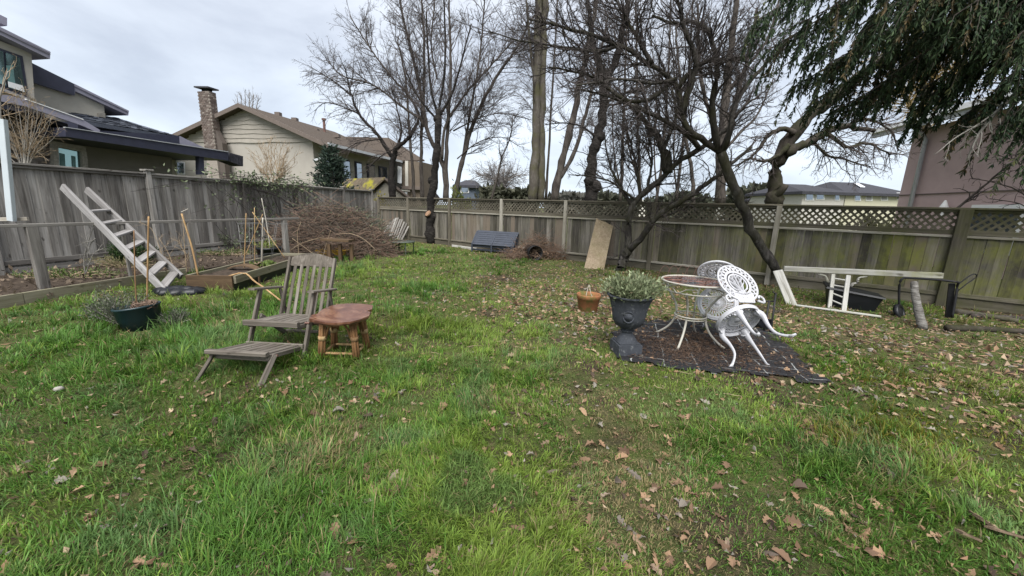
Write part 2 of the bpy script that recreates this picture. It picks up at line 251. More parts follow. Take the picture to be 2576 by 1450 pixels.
class MB:
    """collects shapes in world space; build() links them as one mesh object"""
    def __init__(s, M=None): s.v = []; s.f = {}; s.c = []; s.n = 0; s.M = M
    def add(s, v, f, col=None):
        v = np.asarray(v, float)
        if s.M is not None: v = v@s.M[:3, :3].T+s.M[:3, 3]
        for q in f: s.f.setdefault(len(q), []).append([i+s.n for i in q])
        s.v.append(v); s.n += len(v); s.c.append(np.tile(np.array(col if col is not None else (1, 1, 1), float), (len(v), 1)))
    def addn(s, v, F, col=None):
        v = np.asarray(v, float)
        if s.M is not None: v = v@s.M[:3, :3].T+s.M[:3, 3]
        for q in F:
            q = np.asarray(q)
            if len(q): s.f.setdefault(q.shape[1], []).extend((q+s.n).tolist())
        s.v.append(v); s.n += len(v); s.c.append(np.asarray(col, float) if col is not None else np.ones((len(v), 3)))
    def hexa(s, p, col=None): s.add(p, [(3, 2, 1, 0), (4, 5, 6, 7), (0, 1, 5, 4), (1, 2, 6, 5), (2, 3, 7, 6), (3, 0, 4, 7)], col)
    def box(s, c, sz, col=None, R=None):
        h = np.array(sz)/2; p = np.array([(-1, -1, -1), (1, -1, -1), (1, 1, -1), (-1, 1, -1), (-1, -1, 1), (1, -1, 1), (1, 1, 1), (-1, 1, 1)])*h
        if R is not None: p = p@np.asarray(R).T
        s.hexa(p+np.array(c), col)
    def prism(s, poly, ext, col=None):
        a = np.array(poly, float); b = a+np.array(ext); k = len(a)
        s.add(np.vstack([a, b]), [tuple(range(k))[::-1], tuple(range(k, 2*k))]+[(i, (i+1) % k, (i+1) % k+k, i+k) for i in range(k)], col)
    def tube(s, pts, r, n=8, cap=True, col=None, closed=False, sq=None):
        p = np.array(pts, float); k = len(p); r = np.broadcast_to(np.array(r, float), (k,))
        t = np.gradient(p, axis=0) if not closed else np.roll(p, -1, 0)-np.roll(p, 1, 0)
        t /= np.linalg.norm(t, axis=1)[:, None]+1e-9; ref = np.array([0, 0, 1.0]) if abs(t[:, 2]).mean() < .8 else np.array([1.0, .2, 0])
        a = np.cross(t, ref); a /= np.linalg.norm(a, axis=1)[:, None]+1e-9; b = np.cross(a, t); th = np.arange(n)*2*math.pi/n+(math.pi/n)
        v = p[:, None]+r[:, None, None]*(np.cos(th)[None, :, None]*a[:, None]+np.sin(th)[None, :, None]*b[:, None]*(sq or 1)); f = []
        kk = k if closed else k-1
        for i in range(kk):
            for j in range(n): i2 = (i+1) % k; f.append((i*n+j, i*n+(j+1) % n, i2*n+(j+1) % n, i2*n+j))
        if cap and not closed: f += [tuple(range(n))[::-1], tuple((k-1)*n+j for j in range(n))]
        s.add(v.reshape(-1, 3), f, col)
    def lathe(s, prof, c=(0, 0, 0), n=28, mod=None, col=None, close=False):
        th = np.arange(n)*2*math.pi/n; v = []
        for r, z in prof:
            rr = r*np.ones(n) if mod is None else r*mod(th, z)
            v.append(np.stack([rr*np.cos(th)+c[0], rr*np.sin(th)+c[1], np.full(n, z+c[2])], 1))
        k = len(prof); f = [(i*n+j, i*n+(j+1) % n, (i+1)*n+(j+1) % n, (i+1)*n+j) for i in range(k-1) for j in range(n)]
        if close: f += [tuple(range(n))[::-1], tuple((k-1)*n+j for j in range(n))]
        s.add(np.vstack(v), f, col)
    def build(s, name, mat, parent=None, smooth=False, org=None, use_col=False, kind=None):
        if not s.v: return None
        v = np.vstack(s.v)
        if org is None: org = parent_loc(parent) if parent is not None else (v.min(0)+v.max(0))/2*np.array([1, 1, 0])+np.array([0, 0, v[:, 2].min()])
        me = qmesh(name, v-np.array(org), [np.array(q) for q in s.f.values()], np.vstack(s.c) if use_col else None, smooth); me.materials.append(MT[mat])
        o = bpy.data.objects.new(name, me); link(o, parent, org)
        if kind: o['kind'] = kind
        return o
def parent_loc(p):
    off = Vector((0, 0, 0))
    while p is not None: off += p.location; p = p.parent
    return np.array(off)
_pc = {}
def plank_mesh(w, t, L, ch):
    k = (round(w, 3), round(t, 3), round(L, 2), round(ch, 4))
    if k not in _pc:
        a, b = w/2, t/2; c = min(ch, a*.6, b*.6); r = [(-a+c, -b), (a-c, -b), (a, -b+c), (a, b-c), (a-c, b), (-a+c, b), (-a, b-c), (-a, -b+c)]
        z = k[2]/2; v = [(x, y, -z) for x, y in r]+[(x, y, z) for x, y in r]
        me = qmesh('plank', v, [np.array([tuple(range(8))[::-1], tuple(range(8, 16))]), np.array([(i, (i+1) % 8, (i+1) % 8+8, i+8) for i in range(8)])]); _pc[k] = me
    return _pc[k]
_tiled = {}
def plank(name, p0, p1, w, t, mat, parent=None, wdir=None, ch=.004, lab=None):
    """a board from p0 to p1: its own z is the grain; wdir = direction of its width"""
    p0 = np.array(p0, float); p1 = np.array(p1, float); d = p1-p0; L = np.linalg.norm(d); d /= L
    x = np.array(wdir if wdir is not None else ((1, 0, 0) if abs(d[2]) > .7 else np.cross((0, 0, 1), d)), float); x -= d*(x@d); x /= np.linalg.norm(x); y = np.cross(d, x)
    src = plank_mesh(w, t, L, ch); key = (src.name, mat)
    if key not in _tiled: me = src.copy(); me.name = name; me.materials.append(MT[mat]); _tiled[key] = me
    o = bpy.data.objects.new(name, _tiled[key]); link(o, parent, (p0+p1)/2); o.rotation_mode = 'QUATERNION'; o.rotation_quaternion = Matrix([[x[i], y[i], d[i]] for i in range(3)]).to_quaternion()
    if lab: o['label'] = lab
    return o
def frame(loc, yaw=0.0, tilt=0.0, roll=0.0):
    M = Matrix.Translation(Vector([float(v) for v in loc]))@Matrix.Rotation(yaw, 4, 'Z')@Matrix.Rotation(tilt, 4, 'X')@Matrix.Rotation(roll, 4, 'Y'); return np.array(M)
def tp(M, p): return M[:3, :3]@np.array(p, float)+M[:3, 3]
class Tubes:
    """many thin branches at once"""
    def __init__(s): s.g = {}
    def add(s, pts, r, n=3): s.g.setdefault((len(pts), n), []).append((pts, r))
    def arrays(s):
        V = []; F = []; off = 0
        for (k, n), L in s.g.items():
            P = np.array([q[0] for q in L], float); R = np.array([np.broadcast_to(q[1], (k,)) for q in L], float); B = len(L)
            T = np.gradient(P, axis=1); T /= np.linalg.norm(T, axis=2, keepdims=True)+1e-9
            ref = np.where(np.abs(T[:, :, 2:3].mean(1, keepdims=True)) < .8, np.array([0, 0, 1.0]), np.array([1.0, .2, 0])); a = np.cross(T, np.broadcast_to(ref, T.shape)); a /= np.linalg.norm(a, axis=2, keepdims=True)+1e-9; b = np.cross(a, T)
            th = np.arange(n)*2*math.pi/n; v = P[:, :, None]+R[:, :, None, None]*(np.cos(th)[:, None]*a[:, :, None]+np.sin(th)[:, None]*b[:, :, None])
            i, j = np.meshgrid(np.arange(k-1), np.arange(n), indexing='ij'); q = np.stack([i*n+j, i*n+(j+1) % n, (i+1)*n+(j+1) % n, (i+1)*n+j], -1).reshape(-1, 4)
            F.append((q[None]+(np.arange(B)*k*n)[:, None, None]).reshape(-1, 4)+off); V.append(v.reshape(-1, 3)); off += B*k*n
        return np.vstack(V), [np.vstack(F)]
    def build(s, name, mat, parent=None, smooth=True, org=None, kind=None):
        if not s.g: return None
        v, f = s.arrays(); org = parent_loc(parent) if parent is not None else (org if org is not None else np.array([v[:, 0].mean(), v[:, 1].mean(), v[:, 2].min()]))
        me = qmesh(name, v-org, f, None, smooth); me.materials.append(MT[mat]); o = bpy.data.objects.new(name, me); link(o, parent, org)
        if kind: o['kind'] = kind
        return o
def nrm(v): return v/(np.linalg.norm(v)+1e-9)
# ================================================================ SETTING: ground
rs = random.Random(5); npr = np.random.default_rng(7)
xs = np.concatenate([[-600, -250, -120, -60, -30, -18], np.arange(-11, 11.01, .125), [13, 18, 30, 60, 120, 250, 600]])
ys = np.concatenate([[-60, -20, -6, -2], np.arange(0, 18.01, .125), [20, 24, 30, 45, 70, 120, 250, 700]])
X, Y = np.meshgrid(xs, ys); Z = np.where((X > -11.5) & (X < 11.5) & (Y > -.5) & (Y < 18.5), gz(X, Y), 0)
nx, ny = len(xs), len(ys); i, j = np.meshgrid(np.arange(ny-1), np.arange(nx-1), indexing='ij'); q = np.stack([i*nx+j, i*nx+j+1, (i+1)*nx+j+1, (i+1)*nx+j], -1).reshape(-1, 4)
me = qmesh('lawn', np.stack([X, Y, Z], -1).reshape(-1, 3), [q], None, True); me.materials.append(MT['lawn_soil']); lawn = bpy.data.objects.new('lawn', me); link(lawn); tag(lawn, 'patchy back lawn of grass and bare soil', 'lawn', None, 'structure')
# ================================================================ board fence on the left
LF = thing('board_fence', 'grey weathered board fence with cap rail running away along the left beds', 'fence', SP(4, 0, 0))
s = -2.6; k = 0
while s < 11.25:
    w = .142+rs.uniform(-.006, .006); zt = 1.845+rs.uniform(-.004, .004); tl = rs.uniform(-.009, .009)
    plank('board', SP(s+tl, (.006 if k % 2 else -.006)+rs.uniform(-.003, .003), .15), SP(s-tl, (.006 if k % 2 else -.006), zt), w, .019, 'fence_grey', LF, LU); s += w-.012; k += 1
lposts = [-2.45, 0.0, 2.47, 4.85, 7.1, 9.28, 11.25]
for a in lposts:
    plank('post', SP(a, -.055, -.2), SP(a, -.055, 1.955), .095, .09, 'fence_grey', LF, LU, .006); plank('post_cap', SP(a-.085, -.055, 1.972), SP(a+.085, -.055, 1.972), .16, .034, 'fence_grey', LF, LN)
for a, b in zip(lposts[:-1], lposts[1:]):
    plank('cap_rail', SP(a+.05, -.02, 1.895), SP(b-.05, -.02, 1.895), .15, .036, 'fence_grey', LF, LN); plank('cap_trim', SP(a+.05, -.045, 1.85), SP(b-.05, -.045, 1.85), .05, .035, 'fence_grey', LF, (0, 0, 1))
    plank('bottom_rail', SP(a+.05, -.045, .235), SP(b-.05, -.045, .235), .085, .04, 'fence_grey', LF, (0, 0, 1)); plank('kickboard', SP(a+.05, -.03, .09), SP(b-.05, -.03, .09), .14, .03, 'fence_grey', LF, (0, 0, 1))
# short return between the two fences, in deep shade of the shed
RT = thing('fence_return', 'short dark fence piece closing the gap between board fence and lattice fence', 'fence', SP(11.3, -.3, 0))
p0, p1 = SP(11.34, -.05, 0), RP(-.08, 0, 0)
for q in range(5):
    c = p0+(p1-p0)*(q+.5)/5; plank('board', c+[0, 0, .05], c+[0, 0, 1.5-.01*q], np.linalg.norm(p1-p0)/5-.004, .02, 'fence_grey', RT, p1-p0)
# ================================================================ lattice topped fence at the back
RF = thing('lattice_fence', 'mossy brown board fence with diagonal lattice top across the back of the yard', 'fence', RP(10, 0, 0))
rposts = [.03, 1.91, 4.18, 6.5, 8.79, 11.22, 13.72, 16.27, 18.75, 21.2]
far = MB(); nsl = 0
for bi, (a, b) in enumerate(zip(rposts[:-1], rposts[1:])):
    s = a+.05; k = 0
    while s < b-.05:
        w = min(.146+rs.uniform(-.012, .008), b-.045-s)
        if w > .03: plank('board', RP(s+w/2+rs.uniform(-.006, .006), rs.uniform(-.006, .006), .10-rs.random()*.03), RP(s+w/2, (.005 if k % 2 else -.005)+rs.uniform(-.003, .003), 1.185), w-.003, .018, 'fence_brown', RF, RE)
        s += w; k += 1
    plank('top_rail', RP(a+.02, -.02, 1.635), RP(b+.02, -.02, 1.635), .12, .035, 'lattice', RF, RN); plank('top_trim', RP(a+.045, -.03, 1.595), RP(b-.045, -.03, 1.595), .045, .03, 'lattice', RF, (0, 0, 1))
    plank('middle_rail', RP(a+.045, -.02, 1.245), RP(b-.045, -.02, 1.245), .085, .05, 'lattice', RF, (0, 0, 1))
    if bi != 8: plank('middle_trim', RP(a+.045, -.035, 1.178), RP(b-.045, -.035, 1.178), .04, .03, 'trim_light', RF, (0, 0, 1))
    plank('bottom_rail', RP(a+.045, -.035, .20), RP(b-.045, -.035, .20), .05 if bi < 6 else .07, .04, 'trim_light' if bi in (3, 4, 5) else 'lattice', RF, (0, 0, 1)); plank('kickboard', RP(a+.045, -.01, .06), RP(b-.045, -.01, .06), .2, .03, 'lattice', RF, (0, 0, 1))
    z0, z1 = 1.285, 1.578; h = z1-z0
    for sg in (1, -1):
        c0 = a-h if sg > 0 else a
        c = c0+.03
        while c < (b if sg > 0 else b+h):
            lo, hi = max(a+.045, min(c, c+sg*h)), min(b-.045, max(c, c+sg*h))
            if hi-lo > .03:
                za, zb = z0+(lo-c)*sg, z0+(hi-c)*sg; pa, pb = RP(lo, -.004*sg-.01, za), RP(hi, -.004*sg-.01, zb)
                if bi >= 3 and nsl < 296: plank('lattice_slat', pa, pb, .036, .008, 'lattice', RF, np.cross(pb-pa, RN), .001); nsl += 1
                else:
                    d = nrm(pb-pa); wv = nrm(np.cross(d, RN))*.018; t = RN*.004; far.hexa([pa-wv-t, pa+wv-t, pa+wv+t, pa-wv+t, pb-wv-t, pb+wv-t, pb+wv+t, pb-wv+t])
            c += .112
far.build('lattice_panels', 'lattice', RF, kind='stuff')
for n_, a in enumerate(rposts): plank('post', RP(a, -.06, -.2), RP(a, -.06, 1.655 if n_ < 6 else 1.62), .095 if n_ != 7 else .16, .09, 'trim_light' if n_ in (3, 4, 6) else 'lattice', RF, RE, .006)
# ================================================================ houses
def pl_poly(pts, D): return [PL(x, y, D) for x, y in pts]
def pn_poly(pts, S): return [PN(x, y, S) for x, y in pts]
def slab(name, poly, ext, mat, parent): b = MB(); b.prism(poly, ext); return b.build(name, mat, parent)
def down(poly_top_l, poly_top_r, z): return [poly_top_l, poly_top_r, np.array([poly_top_r[0], poly_top_r[1], z]), np.array([poly_top_l[0], poly_top_l[1], z])]
# ---- neighbour house on the left (dark trimmed, two storeys)
H1 = thing('stucco_house', 'cream stucco house with dark navy fascias, stone wall and shingle roof behind left fence', 'house', SP(4, 6, 0))
N_ = LN
# upper storey with window
wl, wr_ = PL(-160, 90, 4.0), PL(79, 136, 4.0)
slab('wall', [PL(-160, 40, 4), PL(79, 134, 4), PL(87, 250, 4), PL(-160, 190, 4)], N_*4, 'stucco_cream', H1)
wf = slab('window', [PL(-60, 100, 3.98), PL(57, 142, 3.98), PL(73, 248, 3.98), PL(-60, 195, 3.98)], N_*.08, 'fascia_navy', H1)
slab('pane', [PL(14, 132, 3.95), PL(50, 146, 3.95), PL(65, 236, 3.95), PL(22, 220, 3.95)], N_*.02, 'window_teal', wf); slab('pane', [PL(-50, 110, 3.95), PL(8, 130, 3.95), PL(16, 217, 3.95), PL(-50, 190, 3.95)], N_*.02, 'window_teal', wf)
slab('curtain', [PL(16, 165, 3.94), PL(33, 165, 3.94), PL(40, 226, 3.94), PL(22, 221, 3.94)], N_*.005, 'curtain', wf); slab('blind', [PL(20, 205, 3.937), PL(58, 216, 3.937), PL(62, 232, 3.937), PL(22, 219, 3.937)], N_*.005, 'white_trim', wf)
slab('sill', [PL(-60, 196, 3.9), PL(76, 249, 3.9), PL(77, 255, 3.9), PL(-60, 203, 3.9)], N_*.12, 'sill_grey', H1)
r1 = slab('upper_roof', [PL(-160, -12, 3.75), PL(127, 131, 3.75), PL(126, 149, 3.75), PL(-160, 10, 3.75)], N_*5, 'fascia_plum', H1)
for o_ in ((0, 5), (6, 8)): slab('fascia_strip', [PL(-160, -12+o_[0], 3.72), PL(127.5, 131+o_[0], 3.72), PL(127.3, 131+o_[1]-1, 3.72), PL(-160, -12+o_[1]+3, 3.72)], N_*.03, 'fascia_plum', r1)
slab('roof_step', [PL(-160, -40, 4.5), PL(18, 46, 4.5), PL(18, 66, 4.5), PL(-160, -10, 4.5)], N_*3, 'fascia_plum', H1)
# lower wing behind
slab('wing_wall', [PL(84, 176, 4.72), PL(262, 262, 4.72), PL(265, 330, 4.72), PL(84, 330, 4.72)], N_*4, 'stucco_cream', H1)
r2 = slab('wing_roof', [PL(75, 156, 4.6), PL(324, 279, 4.6), PL(323, 291, 4.6), PL(190, 230, 4.6), PL(188, 240, 4.6), PL(80, 206, 4.6)], N_*4.5, 'fascia_plum', H1)
slab('dark_fascia', [PL(75, 156, 4.57), PL(187, 212, 4.57), PL(188, 241, 4.57), PL(80, 207, 4.57)], N_*.03, 'fascia_navy', r2); slab('fascia_strip', [PL(187, 211, 4.57), PL(324.5, 279, 4.57), PL(324.3, 283, 4.57), PL(187, 217, 4.57)], N_*.03, 'fascia_plum', r2)
slab('corner_post', [PL(247, 285, 4.68), PL(265, 285, 4.68), PL(266, 330, 4.68), PL(248, 330, 4.68)], N_*.3, 'stone_trim', H1)
# pent roof over the stone wall, and its shingled continuation
slab('pent_fascia', [PL(-160, 196, 3.2), PL(66, 251, 3.2), PL(210, 302, 3.2), PL(252, 328, 3.2), PL(250, 336, 3.2), PL(208, 317, 3.2), PL(64, 268, 3.2), PL(-160, 222, 3.2)], N_*.06, 'fascia_plum', H1)
slab('pent_lower_trim', [PL(-160, 222, 3.25), PL(64, 268, 3.25), PL(64, 284, 3.25), PL(-160, 242, 3.25)], N_*.06, 'fascia_navy', H1)
slab('roof_edge', [PL(66, 249, 3.18), PL(210, 300, 3.18), PL(210, 302.2, 3.18), PL(66, 251.5, 3.18)], N_*.1, 'white_trim', H1)
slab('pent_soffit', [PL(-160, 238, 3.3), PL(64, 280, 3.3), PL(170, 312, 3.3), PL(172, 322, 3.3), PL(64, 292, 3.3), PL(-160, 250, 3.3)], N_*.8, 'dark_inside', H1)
slab('roof_core', [PL(196, 306, 3.5), PL(456, 348, 3.5), PL(456, 380, 3.5), PL(196, 345, 3.5)], N_*2.5, 'fascia_navy', H1)
E0, E1 = PL(200, 302, 3.25), PL(456, 346, 3.4); R0, R1 = PL(168, 281, 4.9), PL(405, 334, 5.2); RM = PL(290, 296, 5.6)
rb = MB(); rb.add([E0, E1, R1, RM, R0, E0-[0, 0, .1], E1-[0, 0, .1]], [(0, 1, 2, 3, 4), (5, 6, 1, 0)]); sr = rb.build('shingle_roof', 'shingle', H1)
for a in range(9):
    for b in range(17):
        t0, t1 = a/9, (a+1.08)/9; f0 = (b+(.5 if a % 2 else 0)+rs.uniform(-.06, .06))/17.5; f1 = min(1, f0+.96/17.5)
        def rp(f, t):
            top = (R0+(RM-R0)*(f/.55)) if f < .55 else (RM+(R1-RM)*((f-.55)/.45)); return (E0+(E1-E0)*f)*(1-t)+top*t
        up = np.array([0, 0, .012+.014*rs.random()]); q = [rp(f0, t0), rp(f1, t0), rp(f1, min(1, t1)), rp(f0, min(1, t1))]
        b_ = MB(); b_.prism([q[0]+up*1.6, q[1]+up*1.6, q[2]+up*.5, q[3]+up*.5], (0, 0, -.012)); b_.build('shingle', 'shingle', sr)
slab('eave_fascia', [PL(252, 329, 3.3), PL(451, 342, 3.3), PL(452, 362, 3.3), PL(252, 345, 3.3)], N_*.08, 'fascia_navy', H1); slab('eave_return', [PL(451, 342, 3.3), PL(512, 371, 3.3), PL(512, 380, 3.3), PL(452, 362, 3.3)], N_*.5, 'fascia_plum', H1)
# carport
cp = slab('carport_roof', [PL(165, 321, 3.0), PL(575, 383, 3.0), PL(575, 405, 3.0), PL(165, 344, 3.0)], N_*3.2, 'fascia_navy', H1)
slab('roof_edge', [PL(165, 319.5, 2.97), PL(575, 381.6, 2.97), PL(575, 383.3, 2.97), PL(165, 321.3, 2.97)], N_*.08, 'gutter_grey', cp)
for a in range(9):
    x = 577+a*4; slab('end_slat', [PL(x, 384+a*1.1, 3.05), PL(x+2.6, 384.6+a*1.1, 3.05), PL(x+2.6, 407+a*1.5, 3.05), PL(x, 406.4+a*1.5, 3.05)], N_*.5, 'roof_dark', cp)
slab('carport_post', [PL(500, 392, 3.1), PL(513, 394, 3.1), PL(514, 440, 3.1), PL(501, 440, 3.1)], N_*.14, 'fascia_navy', H1)
slab('carport_wall', [PL(150, 330, 4.6), PL(432, 372, 4.6), PL(434, 450, 4.6), PL(150, 450, 4.6)], N_*.2, 'stucco_grey', H1); slab('back_wall', [PL(400, 385, 5.2), PL(520, 400, 5.2), PL(520, 450, 5.2), PL(400, 450, 5.2)], N_*.2, 'stucco_cream', H1)
w_ = slab('small_window', [PL(443, 404, 5.15), PL(465, 408, 5.15), PL(466, 440, 5.15), PL(445, 440, 5.15)], N_*.04, 'white_trim', H1); slab('pane', [PL(446, 409, 5.13), PL(462, 411, 5.13), PL(463, 436, 5.13), PL(447, 436, 5.13)], N_*.02, 'window_glass', w_)
lb = MB(); lb.lathe([(0, 0), (.06, 0), (.05, .05), (0, .07)], PL(410, 379, 4.3), 10); lb.build('porch_light', 'gutter_grey', H1)
# stone wall: backing and every ledge stone
st = slab('stone_wall', [PL(-120, 250, 4.1), PL(134, 312, 4.1), PL(140, 450, 4.1), PL(-120, 450, 4.1)], N_*.3, 'mortar', H1)
z = 1.75; row = 0
sA, sB = 1.3, float((PL(136, 400, 4.05)-FA)@LU)
while z < 3.5:
    hgt = rs.uniform(.06, .085); s = sA+rs.uniform(-.2, 0)
    while s < sB:
        L = rs.uniform(.16, .34); L = min(L, sB+.02-s)
        if L > .04:
            b = MB(); d0 = 4.1-rs.uniform(.015, .05); b.hexa([SP(s, d0, z), SP(s+L-.012, d0, z), SP(s+L-.012, 4.12, z), SP(s, 4.12, z), SP(s, d0, z+hgt-.012), SP(s+L-.012, d0, z+hgt-.012), SP(s+L-.012, 4.12, z+hgt-.012), SP(s, 4.12, z+hgt-.012)]); b.build('stone', 'ledge_stone', st)
        s += L
    z += hgt
sw = slab('stone_window', [PL(147, 369, 4.02), PL(208, 381, 4.02), PL(211, 450, 4.02), PL(150, 450, 4.02)], N_*.05, 'window_teal', H1)
for q in ([(133, 355), (216, 370), (216, 384), (136, 368)], [(134, 366), (147, 369), (152, 450), (138, 450)], [(205, 381), (219, 383), (224, 450), (210, 450)]): slab('frame', pl_poly(q, 3.94), N_*.14, 'stone_trim', sw)
for q in ([(150, 385), (163, 388), (166, 440), (153, 440)], [(180, 392), (190, 394), (192, 440), (183, 440)]): slab('curtain', pl_poly(q, 4.01), N_*.008, 'curtain', sw)
# ---- beige gabled house in the middle distance
S0 = 17.0; H2 = thing('gabled_house', 'beige gabled house with brick chimney and brown shingle roof beyond the fence corner', 'house', SP(20, 11, 0)); U_ = LU
def h2(d, z, s=S0): return SP(s, d, z)
ap_d, ap_z = 11.75, 6.95; el_d, el_z = 17.4, 5.1; er_d, er_z = 5.83, 4.62
slab('wall', [h2(16.3, 0), h2(7.3, 0), h2(7.3, 4.95), h2(ap_d, 6.75), h2(16.3, 5.2)], U_*14, 'stucco_beige', H2)
for a, (d0, d1, z0) in enumerate([(16.6, 6.95, 4.82), (16.4, 7.4, 5.08), (15.8, 8.1, 5.34), (15.0, 8.8, 5.6), (14.2, 9.5, 5.86), (13.4, 10.2, 6.12), (12.7, 10.9, 6.38), (12.2, 11.35, 6.6)]):
    nn = 14; lo = [h2(d1+(d0-d1)*i/nn, z0+.03*math.sin(i*1.7+a*2)+.02*math.sin(i*.6+a), S0-.06) for i in range(nn+1)]
    def rz(d): return (ap_z-.1-(d-ap_d)*(ap_z-el_z)/(el_d-ap_d)) if d > ap_d else (ap_z-.1-(ap_d-d)*(ap_z-er_z)/(ap_d-er_d))
    hi = [h2(d1+(d0-d1)*i/nn, min(z0+.3, rz(d1+(d0-d1)*i/nn)), S0-.02) for i in range(nn+1)][::-1]
    slab('siding_board', lo+hi, U_*.03, 'siding_beige', H2)
# roof slopes with rake boards
rr = MB(); 
def roofpair(s0, s1, t=.16):
    a0, a1 = SP(s0, ap_d, ap_z), SP(s1, ap_d, ap_z)
    for d_, z_ in ((el_d, el_z), (er_d, er_z)):
        b0, b1 = SP(s0, d_, z_), SP(s1, d_, z_); dn = np.array([0, 0, -t]); rr.hexa([b0+dn, b1+dn, a1+dn, a0+dn, b0, b1, a1, a0])
roofpair(S0-.55, S0+8.3); ro = rr.build('roof', 'roof_brown', H2)
for d_, z_ in ((el_d, el_z), (er_d, er_z)):
    a0, b0 = SP(S0-.6, ap_d, ap_z+.03), SP(S0-.6, d_, z_+.03); dn = np.array([0, 0, -.24]); slab('rake_board', [a0, b0, b0+dn, a0+dn], U_*.06, 'fascia_brown', ro)
a0, a1 = SP(S0-.55, er_d-.05, er_z-.05), SP(S0+8.3, er_d-.05, er_z-.05); slab('gutter', [a0, a0+[0, 0, .16], a0+[0, 0, .16]+LN*.1, a0+LN*.1], a1-a0, 'gutter_grey', ro)
b = MB(); b.lathe([(.09, -.3), (.09, .95), (.15, .95), (.15, 1.08), (0, 1.08)], PN(817, 338, S0+5), 10); b.build('vent_pipe', 'copper_pipe', ro)
for x, y in ((795, 330), (700, 288), (742, 302), (848, 342)):
    p = PN(x, y, S0+4); b = MB(); b.box(p, (.35, .35, .25)); b.build('roof_vent', 'fascia_brown', ro)
# wing with hip roof behind
e0, e1 = PN(841, 364, S0-.55), PN(1066, 404, 27.0)
W2 = [PN(862, 344, 25.3), PN(978, 347, 29.5), PN(1068, 403, 28.0), PN(990, 404, 25.2)]
slab('wing_roof', W2, (0, 0, -.12), 'roof_brown', H2)
wl0, wl1 = SP(S0, 7.3, 0), SP(S0+14, 7.3, 0)
ww = slab('wing_wall', [PN(1012, 404, 26.2), PN(1062, 408, 26.2), PN(1062, 520, 26.2), PN(1012, 520, 26.2)], U_*3, 'siding_brown', H2)
for x, y in ((1019, 400), ): slab('corner_board', [PN(x, 405, 26.1), PN(x+7, 405, 26.1), PN(x+7, 480, 26.1), PN(x, 480, 26.1)], U_*.1, 'pale_wall', H2)
slab('lower_eave', [PN(1010, 468, 25.9), PN(1058, 470, 25.9), PN(1058, 478, 25.9), PN(1010, 476, 25.9)], U_*.3, 'fascia_brown', H2)
for s0, s1, z0, z1 in ((.8, 1.9, 2.6, 4.2), (2.6, 3.5, 2.6, 4.2), (4.1, 4.9, 2.7, 4.2), (5.6, 6.6, 2.4, 4.2), (7.2, 8.4, 2.4, 4.2)):   # windows of the side wall, dark frames
    f_ = slab('window', [SP(S0+s0, 7.28, z0), SP(S0+s1, 7.28, z0), SP(S0+s1, 7.28, z1), SP(S0+s0, 7.28, z1)], LN*-.06, 'fascia_navy', H2); slab('pane', [SP(S0+s0+.12, 7.2, z0+.12), SP(S0+s1-.12, 7.2, z0+.12), SP(S0+s1-.12, 7.2, z1-.12), SP(S0+s0+.12, 7.2, z1-.12)], LN*-.02, 'window_glass', f_)
slab('porch_wall', [PN(790, 404, S0-.4), PN(812, 398, S0-.4), PN(813, 480, S0-.4), PN(790, 480, S0-.4)], U_*.12, 'stucco_beige', H2)
slab('porch_beam', [PN(788, 401, S0-.5), PN(846, 385, S0-.5), PN(846, 390, S0-.5), PN(788, 407, S0-.5)], U_*.12, 'gutter_grey', H2)
dk = slab('balcony_rail', [SP(S0+2, 5.6, 2.35), SP(S0+9, 5.6, 2.35), SP(S0+9, 5.6, 2.45), SP(S0+2, 5.6, 2.45)], LN*-.08, 'pale_wall', H2); slab('balcony_panel', [SP(S0+5, 5.62, 1.5), SP(S0+8.6, 5.62, 1.5), SP(S0+8.6, 5.62, 2.3), SP(S0+5, 5.62, 2.3)], LN*-.04, 'skylight', dk)
slab('window', [PN(1000, 418, 25.6), PN(1009, 420, 25.6), PN(1009, 462, 25.6), PN(1000, 460, 25.6)], U_*.1, 'skylight', H2)
# chimney: core and single bricks
cS = S0-.75; cd0, cd1 = 14.40, 13.60
ch_ = slab('chimney', [SP(cS, cd0, 0), SP(cS, cd1, 0), SP(cS, cd1, 7.65), SP(cS, cd0, 7.65)], U_*.45, 'mortar', H2)
slab('chimney_shoulder', [SP(cS+.1, cd1, 0), SP(cS+.1, cd1-.42, 0), SP(cS+.1, cd1-.42, 4.7), SP(cS+.1, cd1, 5.5)], U_*.34, 'ledge_stone', ch_)
slab('chimney_cap', [SP(cS-.12, cd0+.12, 7.84), SP(cS-.12, cd1-.12, 7.80), SP(cS-.12, cd1-.12, 7.88), SP(cS-.12, cd0+.12, 7.92)], U_*.7, 'roof_dark', ch_)
slab('chimney_throat', [SP(cS+.12, cd0-.15, 7.65), SP(cS+.12, cd1+.15, 7.65), SP(cS+.12, cd1+.15, 7.86), SP(cS+.12, cd0-.15, 7.86)], U_*.25, 'dark_inside', ch_)
nb = 0
for a in range(38):
    z = 3.95+a*.0975
    for bq in range(4):
        d = cd1+(cd0-cd1)*(bq+(.5 if a % 2 else 0))/4; d1 = min(d+(cd0-cd1)/4-.018, cd0+.02)
        if d1-d < .05 or nb > 292: continue
        b = MB(); e = rs.uniform(.012, .03); b.hexa([SP(cS-e, d, z), SP(cS+.01, d, z), SP(cS+.01, d1, z), SP(cS-e, d1, z), SP(cS-e, d, z+.08), SP(cS+.01, d, z+.08), SP(cS+.01, d1, z+.08), SP(cS-e, d1, z+.08)]); b.build('brick', 'brick', ch_); nb += 1
